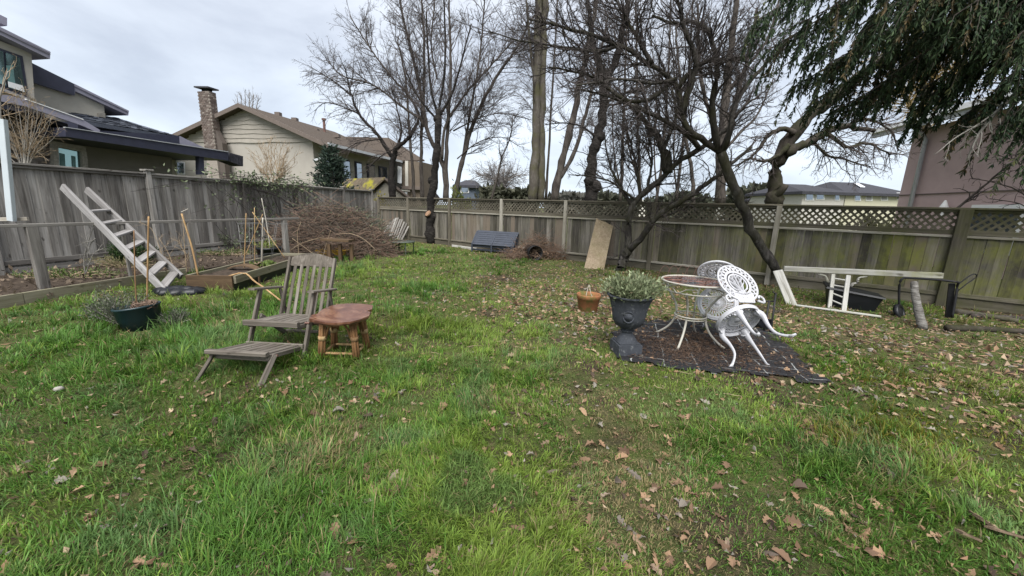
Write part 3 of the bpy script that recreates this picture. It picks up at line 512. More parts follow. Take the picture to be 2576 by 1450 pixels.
for a in range(38):
    z = 3.95+a*.0975
    for bq in range(2):
        s = cS+.01+bq*.22+(.06 if a % 2 else 0); L = .2 if s+.2 < cS+.46 else .15; b = MB(); b.hexa([SP(s, cd1-.025, z), SP(s+L, cd1-.025, z), SP(s+L, cd1+.01, z), SP(s, cd1+.01, z), SP(s, cd1-.025, z+.08), SP(s+L, cd1-.025, z+.08), SP(s+L, cd1+.01, z+.08), SP(s, cd1+.01, z+.08)]); b.build('brick', 'brick', ch_)
# ---- garden shed with mossy roof behind the fence corner
SH = thing('garden_shed', 'small shed with yellow mossy roof peeking over the fence corner', 'shed', A(975, 495, 19)*[1, 1, 0])
ap_, le, re_ = A(972, 450, 19), A(932, 489, 19), A(1036, 500, 19); bk = np.array([-2.6, 2.3, 0])
slab('wall', [le+[.12, 0, -.05], ap_-[0, 0, .12], re_-[.15, 0, .02], re_*[1, 1, 0]-[.15, 0, 0], le*[1, 1, 0]+[.12, 0, 0]], bk*.97, 'grey_shed', SH)
slab('roof', [ap_+[0, -.2, .06], le+[-.1, -.2, 0], le+[-.1, -.2, -.08], ap_+[0, -.2, -.03]], bk*1.1, 'roof_mossy', SH); slab('roof', [ap_+[0.001, -.2, .06], re_+[.12, -.2, -.04], re_+[.12, -.2, -.14], ap_+[0.001, -.2, -.06]], bk*1.1, 'fascia_brown', SH)
# ---- mauve stucco house on the right
H3 = thing('mauve_house', 'mauve stucco house with white gutter and downpipe behind the right end of fence', 'house', (14, 11, 0))
m0 = A(2297, 345, 14.0)*[1, 1, 0]; mdir = -LU; mR = np.array([LU[1], -LU[0], 0])
def mp3(t, d, z): return m0+mdir*t+mR*d+np.array([0, 0, z])
slab('wall', [mp3(0, 0, 0), mp3(11, 0, 0), mp3(11, 0, 4.36), mp3(0, 0, 4.36)], mR*7, 'stucco_mauve', H3); slab('band', [mp3(0, -.03, 2.22), mp3(11, -.03, 2.22), mp3(11, -.03, 2.25), mp3(0, -.03, 2.25)], mR*.06, 'fascia_brown', H3)
rf = slab('roof', [mp3(-1.0, -.55, 4.36), mp3(-1.0, 6, 6.6), mp3(-1.0, 6, 6.72), mp3(-1.0, -.55, 4.5)], mdir*12.5, 'roof_mossy', H3)
slab('fascia', [mp3(-1.05, -.62, 4.30), mp3(11.4, -.62, 4.30), mp3(11.4, -.62, 4.46), mp3(-1.05, -.62, 4.46)], mR*.08, 'gutter_grey', rf); slab('gutter', [mp3(-1.05, -.72, 4.44), mp3(11.4, -.72, 4.44), mp3(11.4, -.70, 4.60), mp3(-1.05, -.70, 4.60)], mR*.12, 'white_trim', rf)
b = MB(); b.tube([mp3(.75, -.1, 0), mp3(.75, -.1, 3.95), mp3(.7, -.2, 4.15), mp3(.7, -.55, 4.4)], .062, 8); b.build('downpipe', 'gutter_grey', H3, True)
w_ = slab('window', [mp3(2.9, -.05, .6), mp3(4.35, -.05, .6), mp3(4.35, -.05, 1.88), mp3(2.9, -.05, 1.88)], mR*.1, 'white_trim', H3); slab('pane', [mp3(3.0, -.07, .7), mp3(4.25, -.07, .7), mp3(4.25, -.07, 1.76), mp3(3.0, -.07, 1.76)], mR*.03, 'window_glass', w_)
b = MB(); b.lathe([(.02, .3), (.10, .1), (.12, .02), (.02, 0), (.05, -.2), (0, -.2)], mp3(2.15, -.15, 1.72), 10); b.build('wall_lamp', 'white_trim', H3)
# ---- far houses
def far_house(name, label, px0, px1, ytop, yeave, ybase, Yd, wallm, roofm, wins, cat='house', dep=8.0):
    p0, p1 = A(px0, yeave, Yd), A(px1, yeave, Yd); t = thing(name, label, cat, (p0+p1)/2*[1, 1, 0]); d = p1-p0; d[2] = 0; d = nrm(d); bk = np.array([-d[1], d[0], 0]); L = np.linalg.norm((p1-p0)[:2]); z = p0[2]; zr = A(px0, ytop, Yd)[2]
    q0 = p0*[1, 1, 0]; q1 = q0+d*L; slab('wall', [q0, q1, q1+[0, 0, z], q0+[0, 0, z]], bk*dep, wallm, t)
    r = MB(); o = .4; a = [q0-d*o-bk*o+[0, 0, z], q1+d*o-bk*o+[0, 0, z], q1+d*o+bk*(dep+o)+[0, 0, z], q0-d*o+bk*(dep+o)+[0, 0, z]]; g0 = q0+d*L*.22+bk*dep/2+[0, 0, zr]; g1 = q1-d*L*.22+bk*dep/2+[0, 0, zr]
    r.add(a+[g0, g1]+[v-[0, 0, .25] for v in a], [(0, 1, 5, 4), (1, 2, 5), (2, 3, 4, 5), (3, 0, 4), (6, 7, 1, 0), (7, 8, 2, 1), (8, 9, 3, 2), (9, 6, 0, 3), (9, 8, 7, 6)]); r.build('roof', roofm, t)
    if 'FH' in globals(): FH.append((q0, d, bk, L, z, zr, dep))
    for x0, x1, y0, y1, mt_ in wins:
        def w(x, y, e):
            v = A(x, y, Yd); s_ = (v-q0)@d; 
            dd = ray(x, y); nn_ = bk; tt = ((q0-_C)@nn_-e)/(dd@nn_); return _C+dd*tt
        f_ = slab('window', [w(x0, y0, .05), w(x1, y0, .05), w(x1, y1, .05), w(x0, y1, .05)], bk*.05, 'white_trim', t); mx_ = (x1-x0)*.14; my_ = (y1-y0)*.1
        slab('pane', [w(x0+mx_, y0+my_, .08), w(x1-mx_, y0+my_, .08), w(x1-mx_, y1-my_, .08), w(x0+mx_, y1-my_, .08)], bk*.03, mt_, f_)
    return t
FH = []
ty = far_house('townhouse', 'far pale yellow townhouse with dark grey roof beside the mauve house', 2130, 2290, 450, 485, 515, 38, 'yellow_wall', 'roof_dark', [(2150, 2166, 489, 506, 'window_glass'), (2178, 2195, 487, 506, 'sill_grey'), (2216, 2234, 486, 505, 'sill_grey'), (2256, 2266, 485, 503, 'sill_grey')])
far_house('townhouse', 'far grey townhouse with enclosed dark glass balconies left of the yellow one', 2022, 2128, 456, 482, 515, 36, 'pale_wall', 'roof_dark', [(2026, 2048, 484, 505, 'window_glass'), (2052, 2075, 484, 503, 'window_glass'), (2100, 2113, 484, 505, 'window_glass')])
_q0, _d, _bk, _L, _z, _zr, _dep = FH[0]
def on_roof(f, t): return _q0+_d*_L*f+_bk*(-.4+(_dep/2+.4)*t)+np.array([0, 0, _z+(_zr-_z)*t+.08])
slab('skylight', [on_roof(.42, .45), on_roof(.50, .45), on_roof(.60, .8), on_roof(.52, .8)], (0, 0, .06), 'skylight', ty)
far_house('bungalow', 'far low house with pale wall seen just above the fence at right', 1985, 2024, 488, 500, 518, 45, 'pale_wall', 'roof_dark', []); far_house('bungalow', 'far blue grey roofed house between bare trees above the lattice', 1150, 1196, 447, 466, 500, 42, 'far_blue', 'roof_dark', [(1158, 1180, 470, 486, 'window_glass')])
far_house('bungalow', 'far low pale building behind the thick leaning trunk', 1865, 1935, 488, 497, 520, 60, 'pale_wall', 'roof_dark', []); far_house('warehouse', 'long low pale building on the far horizon between tree trunks', 1440, 1700, 496, 499, 520, 90, 'pale_wall', 'pale_wall', [], 'building')
# the hedge of distant trees along the horizon
# ================================================================ TREES AND SHRUBS
def cat(pts, n):
    """smooth polyline through pts, n samples"""
    p = np.array(pts, float)
    if len(p) == 2: return p[0]+(p[1]-p[0])*np.linspace(0, 1, n)[:, None]
    q = np.vstack([2*p[0]-p[1], p, 2*p[-1]-p[-2]]); d = np.concatenate([[0], np.cumsum(np.linalg.norm(np.diff(p, axis=0), axis=1))]); u = np.linspace(0, d[-1], n); out = []
    for x in u:
        i = min(np.searchsorted(d, x, 'right')-1, len(p)-2); t = (x-d[i])/(d[i+1]-d[i]+1e-9); a, b, c, e = q[i:i+4]
        out.append(.5*((2*b)+(c-a)*t+(2*a-5*b+4*c-e)*t*t+(-a+3*b-3*c+e)*t**3))
    return np.array(out)
UPV = np.array([0, 0, 1.0])
def sprout(T, rng, p, d, L, r, lev, cfg):
    """one branch and what grows from it"""
    k = cfg['k'][lev]; w = cfg['wob'][lev]; tr = cfg['trop'][lev]; st = L/(k-1); P = np.empty((k, 3)); P[0] = p; nzs = rng.normal(0, w, (k, 3)); dd = d.copy(); D = np.empty((k, 3)); D[0] = dd
    for i in range(1, k):
        dd = dd+nzs[i]; dd[2] += tr; dd /= math.sqrt(dd@dd)+1e-9; P[i] = P[i-1]+dd*st; D[i] = dd
    R = r*np.linspace(1, cfg.get('tip', .3), k); T.add(P, R, cfg['n'][lev])
    if lev+1 < len(cfg['k']):
        m = cfg['dens'][lev]*L; m = int(m)+(rng.random() < m-int(m)); kids(T, rng, P, R, m, L, lev+1, cfg, .15)
def kids(T, rng, P, R, m, L, lev, cfg, t0, t1=1.0):
    k = len(P); a0, a1 = cfg['ang'][lev]; ts = rng.uniform(t0, t1, m)
    for t in ts:
        x = t*(k-1); i = min(int(x), k-2); f = x-i; p = P[i]*(1-f)+P[i+1]*f; ax = nrm(P[i+1]-P[i]); r = (R[i]*(1-f)+R[i+1]*f)
        o = rng.normal(0, 1, 3)+cfg.get('bias', np.zeros(3)); o -= ax*(o@ax); o = nrm(o); an = rng.uniform(a0, a1); d = ax*math.cos(an)+o*math.sin(an)
        ln = L*cfg['ratio'][lev]*rng.uniform(.55, 1.2)*(1-.45*t); ln = min(ln, cfg.get('maxl', 9)); sprout(T, rng, p, d, ln, max(min(r*.62, cfg['rmax'][lev]), cfg['rmin']), lev, cfg)
BASE = dict(k=[8, 6, 4, 2], wob=[.1, .16, .22, .22], trop=[.03, .04, .05, .03], n=[6, 4, 3, 3], dens=[2.2, 8, 19, 0], ang=[(0, 0), (.5, 1.0), (.5, 1.1), (.4, 1.0)], ratio=[1, .85, .5, .5], rmax=[.2, .0145, .0068, .0042], rmin=.0032, tip=.35)
def tree(name, label, limbs, bk, tw, cfg, seed, group=None, extra=None, cat_='tree', trunk_name='trunk'):
    """limbs: (points, r0, r1, twigs per limb, reach of side branches, first fraction)"""
    rng = np.random.default_rng(seed); base = np.array(limbs[0][0][0]); base = base*[1, 1, 0]; t = thing(name, label, cat_, base, group); T = Tubes(); B = MB(); c = dict(BASE); c.update(cfg)
    for li in limbs:
        pts, r0, r1, m, L, t0 = li[:6]; nk = 26 if r0 > .06 else 14; P = cat(pts, nk); P[1:-1] += rng.normal(0, min(r0*.13, .022), (nk-2, 3)); R = np.linspace(r0, r1, nk)*(1+rng.normal(0, .075, nk))
        B.tube(P, R, 10 if r0 > .05 else 6, True); kids(T, rng, P, R, m, L, 1, c, t0)
    if extra: extra(B, T, rng)
    B.build(trunk_name, bk, t, True); T.build('crown', tw, t); return t
def pa(Y, *xy): return [A(x, y, Y) for x, y in xy]
def pv(*xyY): return [A(*q) for q in xyY]
def gnd(p): p = np.array(p); p[2] = -.05; return p
# black pruned cherry in front of the back fence
def knobs(B, T, rng):
    for x, y, r in ((1096, 500, .17), (1092, 545, .19), (1100, 300, .15), (1105, 285, .13), (1086, 455, .15), (1098, 400, .13), (1080, 590, .2), (1078, 540, .15)):
        c = A(x, y, 14.35); n_ = 7; B.lathe([(.02, -r*1.1), (r*.75, -r*.55), (r, 0), (r*.7, r*.6), (.02, r*1.1)], c, 9, lambda th, z: 1+.16*np.sin(th*3+z*40))
    P = cat(pv((1085, 545, 14.3), (1076, 537, 14.2)), 4); B.tube(P, [.13, .13, .12, .12], 10)
TR1 = tree('pruned_cherry_tree', 'black knobbly pruned tree with sawn limb standing in front of the lattice fence', [
    ([gnd(G(1085, 613))]+pa(14.3, (1083, 560), (1090, 470), (1097, 400), (1102, 320), (1104, 275)), .165, .1, 16, 1.0, .55), (pa(14.35, (1104, 290), (1108, 250), (1118, 190), (1120, 90), (1115, -40)), .05, .02, 12, 1.6, .1), (pa(14.35, (1100, 285), (1085, 230), (1078, 150), (1072, 30)), .045, .018, 12, 1.6, .1),
    (pa(14.4, (1106, 290), (1135, 240), (1160, 160), (1185, 60)), .045, .018, 12, 1.6, .1), (pa(14.4, (1098, 300), (1060, 255), (1030, 200), (1005, 120)), .04, .015, 12, 1.5, .1)], 'bark_black', 'twig_mid', dict(trop=[.05, .1, .1, .06]), 11, extra=knobs)
b = MB(); P = cat(pv((1078, 538.5, 14.17), (1075.5, 536.5, 14.14)), 3); b.tube(P, .118, 12); b.build('sawn_end', 'bare_wood_cut', TR1)
# tall many stemmed tree behind the fence
tree('tall_bare_tree', 'tall many stemmed bare tree with wide vase crown behind the pruned black tree', [
    (pa(19, (1120, 508), (1116, 420), (1075, 330), (1052, 200), (1020, 70), (995, -60)), .12, .035, 44, 3.2, .3), (pa(19.2, (1062, 508), (1060, 400), (1062, 300), (1068, 120), (1055, -60)), .10, .03, 40, 3.0, .3), (pa(19, (1124, 508), (1122, 400), (1128, 300), (1134, 150), (1126, -60)), .11, .03, 38, 2.8, .3),
    (pa(19.3, (1142, 508), (1160, 420), (1196, 300), (1245, 200), (1300, 120), (1350, 30)), .13, .03, 48, 3.0, .2), (pa(18.8, (1112, 400), (1120, 320), (1165, 245), (1235, 165), (1290, 105)), .07, .025, 34, 2.6, .2), (pa(19, (1066, 320), (1035, 250), (990, 200), (930, 120), (880, 40)), .065, .018, 44, 2.6, .15),
    (pa(18.7, (1058, 300), (1000, 260), (940, 215), (860, 190), (820, 150)), .055, .015, 44, 2.4, .15), (pa(19.4, (1160, 420), (1180, 300), (1206, 150), (1222, -40)), .07, .025, 36, 2.6, .2), (pa(19, (1042, 508), (1038, 420), (1030, 330), (1020, 200), (1000, 100)), .085, .03, 30, 2.4, .3), (pa(19.1, (1140, 330), (1200, 300), (1260, 285), (1330, 300)), .035, .012, 26, 2.0, .2), (pa(19.2, (1150, 400), (1200, 360), (1260, 345), (1310, 370)), .03, .01, 22, 1.8, .2), (pa(19, (1100, 200), (1085, 120), (1090, 40), (1100, -50)), .04, .02, 30, 2.4, .1)],
    'bark_brown', 'twig_mid', dict(trop=[.02, .05, .04, .0], dens=[2, 5, 13, 0], rmax=[.2, .018, .008, .006], rmin=.0045), 21)
# small dark drooping tree by the shed
tree('drooping_tree', 'dark drooping bare tree standing before the brown roof and the mossy shed', [
    (pa(17.5, (988, 500), (986, 430), (998, 375), (1030, 345), (1052, 300)), .17, .05, 16, 1.8, .45), (pa(17.5, (990, 400), (950, 340), (905, 290), (882, 230), (868, 170)), .09, .02, 34, 2.0, .2), (pa(17.4, (882, 240), (840, 205), (800, 180), (775, 165)), .035, .01, 24, 1.5, .1), (pa(17.4, (900, 285), (850, 265), (815, 260), (790, 280)), .03, .01, 20, 1.4, .1), (pa(17.6, (998, 375), (1010, 330), (1000, 280), (985, 220)), .05, .015, 18, 1.6, .2), (pa(17.3, (960, 350), (900, 360), (860, 385)), .03, .01, 16, 1.3, .2), (pa(17.3, (1000, 370), (950, 400), (915, 440)), .03, .01, 14, 1.1, .2)],
    'bark_black', 'twig_mid', dict(trop=[-.02, -.05, -.12, -.16], dens=[2, 6, 13, 0]), 31)
# pair of grey poplars and their slimmer neighbours
tree('grey_twin_tree', 'grey twin trunk tree rising out of the picture beyond the lattice fence', [
    (pa(17, (1340, 510), (1346, 380), (1350, 250), (1352, 100), (1358, -80)), .2, .13, 26, 2.6, .3), (pa(17.15, (1360, 510), (1362, 380), (1362, 250), (1368, 100), (1376, -80)), .19, .12, 26, 2.6, .3), (pa(17, (1352, 250), (1335, 130), (1325, 0), (1320, -60)), .07, .03, 16, 1.8, .2)], 'bark_grey', 'twig_mid', dict(trop=[.0, -.02, -.03, -.04], bias=np.array([-.9, 0, 0]), maxl=3.0), 41)
tree('slender_tree', 'slender bare tree with forked leaning stems right of the grey twin trunks', [
    (pa(18, (1392, 510), (1410, 420), (1435, 330), (1460, 200), (1490, 60), (1510, -60)), .19, .08, 24, 2.4, .3), (pa(18, (1402, 455), (1440, 395), (1470, 300), (1500, 180), (1530, 40)), .11, .04, 22, 2.2, .25), (pa(18.1, (1372, 510), (1380, 400), (1388, 250), (1400, 60), (1405, -60)), .06, .03, 14, 1.6, .3)], 'bark_brown', 'twig_mid', dict(maxl=3.0), 43)
# dark curved tree
def burl(B, T, rng):
    for x, y, r in ((1500, 470, .2), (1512, 345, .16), (1482, 455, .18)): B.lathe([(.02, -r*1.2), (r*.8, -r*.6), (r, 0), (r*.7, r*.7), (.02, r*1.2)], A(x, y, 13.9), 9, lambda th, z: 1+.15*np.sin(th*3+z*20))
tree('curved_dark_tree', 'dark curved trunk with a burl and forked top between the slender stems', [
    (pa(14, (1486, 512), (1487, 460), (1488, 410), (1500, 360), (1515, 300), (1521, 230), (1528, 190)), .215, .13, 14, 2.0, .4), (pa(14, (1526, 200), (1550, 150), (1565, 80), (1590, -60)), .14, .06, 20, 2.2, .2), (pa(14.1, (1526, 200), (1500, 140), (1485, 60), (1470, -60)), .12, .05, 20, 2.2, .2), (pa(13.9, (1521, 260), (1570, 235), (1620, 225), (1680, 180)), .06, .02, 16, 1.8, .2), (pa(13.9, (1505, 350), (1465, 320), (1420, 310), (1370, 315)), .04, .012, 14, 1.4, .2)], 'bark_black', 'twig_mid', dict(), 51, extra=burl)
# thin stems behind the apple tree
for q_, (x0, x1, xt, lab, sd) in enumerate([(1560, 1566, 1578, 'thin straight bare tree showing between the limbs of the apple tree', 61), (1612, 1606, 1600, 'thin bare tree behind the upper fork of the apple tree', 62), (1650, 1668, 1690, 'thin leaning bare tree left of the thick straight trunk', 63), (1700, 1716, 1745, 'thin bare tree close left of the straight trunk', 64)]):
    tree('sapling_tree', lab, [(pa(20+q_, (x0, 512), (x1, 380), ((x1+xt)/2, 220), (xt, -40)), .09, .03, 26, 2.0, .2), (pa(20+q_, (x0+2, 480), (x1-22, 380), (xt-40, 240), (xt-55, 60)), .05, .02, 18, 1.6, .2)], 'bark_brown', 'twig_mid', dict(trop=[.04, .12, .08, .04], maxl=2.4), sd, 'thin trees beyond the fence')
tree('straight_tree', 'straight brown trunk behind the lattice with many upright stems above', [
    (pa(16, (1812, 515), (1814, 400), (1820, 290), (1832, 180), (1850, 40), (1860, -60)), .2, .08, 30, 2.4, .3), (pa(16, (1818, 330), (1850, 250), (1880, 150), (1905, 20)), .1, .04, 24, 2.4, .15), (pa(16, (1816, 360), (1780, 270), (1760, 160), (1755, 10)), .09, .04, 24, 2.2, .15), (pa(16, (1826, 240), (1870, 180), (1930, 100), (1960, 0)), .07, .03, 20, 2.2, .15), (pa(16, (1822, 380), (1865, 330), (1905, 290), (1945, 200)), .06, .02, 18, 2.0, .15), (pa(16.2, (1745, 515), (1740, 430), (1722, 330), (1710, 200), (1700, 60)), .08, .03, 20, 2.0, .2)], 'bark_brown', 'twig_mid', dict(trop=[.04, .1, .08, .03]), 71)
# apple tree in the yard
def spurs(B, T, rng):
    for x, y, Yd, dx, dy in ((1578, 600, 9.2, -25, -30), (1590, 560, 9.2, 30, -12), (1570, 640, 9.3, -30, -8), (1600, 610, 9.1, 35, -20), (1640, 560, 8.9, 28, 12), (1575, 585, 9.2, -38, -12)):
        p = A(x, y, Yd); q = A(x+dx, y+dy, Yd-.1); sprout(T, rng, p, nrm(q-p), .5, .012, 2, dict(BASE))
tree('apple_tree', 'gnarled apple tree forking low before the fence with a dense tangled crown', [
    ([gnd(G(1560, 682))]+pv((1568, 655, 9.3), (1583, 625, 9.25)), .125, .1, 0, .6, .5), (pv((1580, 632, 9.25), (1580, 585, 9.3), (1590, 518, 9.3), (1628, 479, 9.2), (1665, 450, 9.1), (1705, 409, 9.0), (1757, 378, 8.8), (1815, 335, 8.6), (1850, 312, 8.5)), .085, .04, 26, 1.5, .25),
    (pv((1583, 630, 9.25), (1620, 590, 9.0), (1652, 546, 8.8), (1698, 516, 8.6), (1745, 488, 8.5), (1803, 443, 8.4), (1840, 412, 8.3), (1890, 370, 8.2)), .08, .03, 24, 1.3, .25), (pv((1590, 520, 9.3), (1560, 470, 9.4), (1530, 400, 9.5), (1520, 330, 9.5)), .05, .012, 20, 1.5, .1), (pv((1610, 495, 9.25), (1600, 420, 9.4), (1580, 340, 9.5), (1560, 280, 9.5)), .045, .012, 20, 1.5, .1),
    (pv((1680, 435, 9.05), (1675, 390, 9.1), (1650, 340, 9.2), (1610, 290, 9.3), (1560, 240, 9.4)), .1, .03, 26, 1.6, .1), (pv((1672, 430, 9.05), (1668, 380, 9.0), (1700, 300, 9.0), (1690, 220, 9.0)), .06, .02, 18, 1.4, .1), (pv((1760, 375, 8.8), (1720, 330, 8.8), (1640, 290, 8.9), (1540, 245, 9.0), (1450, 225, 9.0)), .06, .018, 30, 1.5, .1), (pv((1628, 479, 9.2), (1640, 400, 9.2), (1630, 300, 9.2)), .04, .012, 16, 1.3, .1), (pv((1600, 505, 9.25), (1540, 460, 9.3), (1490, 445, 9.4), (1430, 440, 9.5)), .03, .01, 16, 1.1, .1)],
    'bark_apple', 'twig_dark', dict(trop=[.03, .12, .1, .05], dens=[2.2, 8, 19, 0], wob=[.12, .2, .22, .22], rmin=.004), 81, extra=spurs)
# leaning tree rooted by the fence
tree('leaning_tree', 'dark leaning tree rooted at the fence foot and arching left over the iron table', [
    ([gnd(G(1960, 694))]+pv((1952, 680, 7.85), (1925, 636, 7.8), (1896, 590, 7.8), (1866, 515, 7.8), (1830, 432, 7.8), (1814, 382, 7.8)), .098, .082, 6, 1.0, .6), (pv((1814, 384, 7.8), (1770, 353, 7.7), (1730, 325, 7.5), (1714, 280, 7.5), (1704, 218, 7.5), (1681, 194, 7.4), (1624, 154, 7.3), (1556, 115, 7.2), (1459, 79, 7.1), (1330, 47, 7.0)), .062, .018, 50, 1.7, .15),
    (pv((1814, 384, 7.8), (1839, 323, 7.6), (1847, 269, 7.6), (1889, 201, 7.6), (1930, 160, 7.6), (1990, 90, 7.6)), .06, .02, 24, 1.5, .15), (pv((1802, 374, 7.75), (1792, 300, 7.6), (1792, 251, 7.6), (1803, 179, 7.6), (1789, 90, 7.5), (1742, 54, 7.4), (1700, 62, 7.3), (1640, 40, 7.2)), .065, .02, 34, 1.6, .15), (pv((1714, 285, 7.5), (1735, 225, 7.4), (1750, 150, 7.3), (1720, 70, 7.2), (1700, -30, 7.1)), .06, .02, 24, 1.5, .1),
    (pv((1704, 225, 7.5), (1730, 190, 7.4), (1780, 155, 7.3), (1850, 150, 7.2), (1890, 160, 7.2)), .05, .015, 20, 1.3, .1), (pv((1690, 205, 7.4), (1650, 240, 7.3), (1580, 255, 7.2), (1480, 190, 7.1), (1380, 170, 7.0)), .045, .014, 30, 1.4, .1), (pv((1640, 162, 7.3), (1600, 90, 7.2), (1560, 20, 7.1), (1530, -60, 7.0)), .045, .015, 24, 1.5, .1), (pv((1556, 115, 7.2), (1500, 130, 7.1), (1420, 120, 7.0), (1300, 100, 6.9), (1230, 80, 6.8)), .03, .008, 26, 1.3, .1), (pv((1845, 300, 7.6), (1880, 260, 7.6), (1910, 245, 7.6)), .035, .012, 10, 1.0, .1), (pv((1700, 200, 7.4), (1640, 210, 7.0), (1560, 200, 6.6), (1450, 215, 6.2)), .035, .01, 24, 1.3, .1)],
    'bark_apple', 'twig_dark', dict(trop=[.03, .1, .08, .02], dens=[2.2, 8, 19, 0], wob=[.12, .2, .24, .24], rmin=.0035), 91)
# big willow behind the fence
def stub(B, T, rng): B.tube(cat(pv((1950, 496, 11.7), (1966, 480, 11.55), (1976, 464, 11.5)), 5), [.11, .105, .1, .1, .095], 10)
tree('old_willow_tree', 'thick leaning willow trunk with sawn stub behind the right part of lattice fence', [
    (pa(11.8, (1948, 522), (1946, 470), (1956, 415), (1985, 355), (2030, 300), (2085, 255), (2150, 200), (2230, 140)), .24, .10, 22, 1.6, .4), (pa(11.6, (1975, 385), (2030, 360), (2075, 335), (2120, 318), (2200, 330)), .14, .05, 24, 1.6, .2), (pa(11.6, (2000, 335), (1970, 325), (1930, 345), (1900, 385), (1850, 420)), .08, .02, 22, 1.3, .2), (pa(11.5, (1985, 365), (1960, 390), (1925, 405), (1890, 400)), .07, .02, 14, 1.1, .2), (pa(11.6, (2080, 335), (2130, 370), (2180, 360), (2240, 390)), .06, .02, 30, 1.5, .1), (pa(11.7, (2040, 350), (2080, 390), (2120, 400), (2190, 420)), .05, .015, 26, 1.4, .1), (pa(11.9, (2120, 320), (2180, 300), (2240, 330), (2260, 380)), .05, .015, 26, 1.4, .1)],
    'bark_willow', 'twig_mid', dict(trop=[0, -.04, -.09, -.1], wob=[.12, .25, .3, .28], dens=[2, 5.5, 12, 0]), 101, extra=stub)
# yellow weeping willow far behind the mauve house
tree('yellow_willow_tree', 'yellow twigged weeping willow far behind the mauve house roof', [(pa(26, (2330, 520), (2330, 300), (2320, 200), (2300, 60)), .3, .1, 50, 5.0, .25), (pa(26, (2328, 320), (2390, 200), (2430, 100)), .15, .05, 46, 4.5, .2), (pa(26, (2328, 330), (2270, 230), (2230, 120)), .15, .05, 46, 4.5, .2), (pa(26, (2330, 300), (2350, 180), (2370, 60)), .12, .05, 40, 4.0, .2)],
     'bark_willow', 'twig_yellow', dict(trop=[0, -.05, -.25, -.3], dens=[2, 2.0, 1.6, 0], rmin=.011, rmax=[.3, .035, .018, .014]), 111)
# shrubs and small trees beyond the fences
def shrub_limbs(px, py0, py1, wd_, Yd, n, r, seed, m=10, L=.6):
    q = np.random.default_rng(seed); out = []
    for i in range(n):
        f = (i+.5)/n*2-1; dx = wd_*f+q.normal(0, 5); top = py1+abs(f)**1.6*(py0-py1)*.45+q.normal(0, 8); j = lambda: q.normal(0, 5)
        out.append((pv((px+f*8, py0, Yd), (px+dx*.35+j(), py0+(top-py0)*.35, Yd), (px+dx*.7+j(), py0+(top-py0)*.72, Yd), (px+dx+j(), top, Yd)), r*q.uniform(.6, 1.2), r*.22, m, L, .15))
    return out
tree('tan_shrub', 'tan bare many stemmed shrub against the beige house wall', shrub_limbs(690, 474, 352, 66, 18, 15, .024, 5, 12, .8), 'twig_tan', 'twig_tan', dict(k=[6, 5, 4, 3], n=[5, 3, 3, 3], rmin=.007, dens=[2, 5, 4, 0], ang=[(0, 0), (.3, .7), (.3, .8), (.3, .8)]), 121, cat_='shrub', trunk_name='stems')
tree('bare_shrub', 'bare grey branched shrub rising before the stone wall at the left edge', shrub_limbs(62, 425, 235, 95, 8.6, 16, .011, 6, 14, .55)+[(pv((8, 420, 8.4), (4, 330, 8.4), (0, 250, 8.4), (20, 180, 8.4)), .028, .01, 14, .8, .3)], 'twig_grey', 'twig_tan', dict(k=[6, 5, 4, 3], n=[5, 3, 3, 3], rmin=.0032, dens=[2, 6, 6, 0]), 122, cat_='shrub', trunk_name='stems')
tree('round_bare_tree', 'far round bare tree seen above the lattice left of the grey twin trunks', [(pa(34, (1262, 505), (1262, 470), (1262+dx*.5, 445), (1262+dx, 424+abs(dx)*.25)), .1, .03, 26, 2.6, .15) for dx in (-62, -45, -28, -10, 8, 26, 44, 62)], 'twig_far', 'twig_far', dict(k=[6, 5, 4, 2], n=[5, 3, 3, 3], rmin=.010, rmax=[.2, .022, .014, .010], trop=[0, -.03, -.06, -.05], dens=[2, 4, 4, 0]), 131)
tree('fastigiate_tree', 'far narrow upright bare tree peeking over the gable ridge', [(pa(52, (622, 345), (622+dx*.6, 300), (622+dx, 228+abs(dx)*.7)), .12, .03, 18, 2.0, .3) for dx in (-26, -16, -6, 6, 16, 28)], 'twig_far', 'twig_far', dict(k=[6, 5, 4], n=[5, 3, 3], rmin=.02, trop=[.1, .2, .2], dens=[2, 2, 0]), 132)
tree('grey_small_tree', 'bent slim bare tree over the fence left of the grey twin trunks', [(pa(19, (1235, 508), (1248, 460), (1262, 400), (1285, 340), (1290, 290)), .06, .02, 22, 1.4, .3)], 'bark_brown', 'twig_mid', dict(), 133)
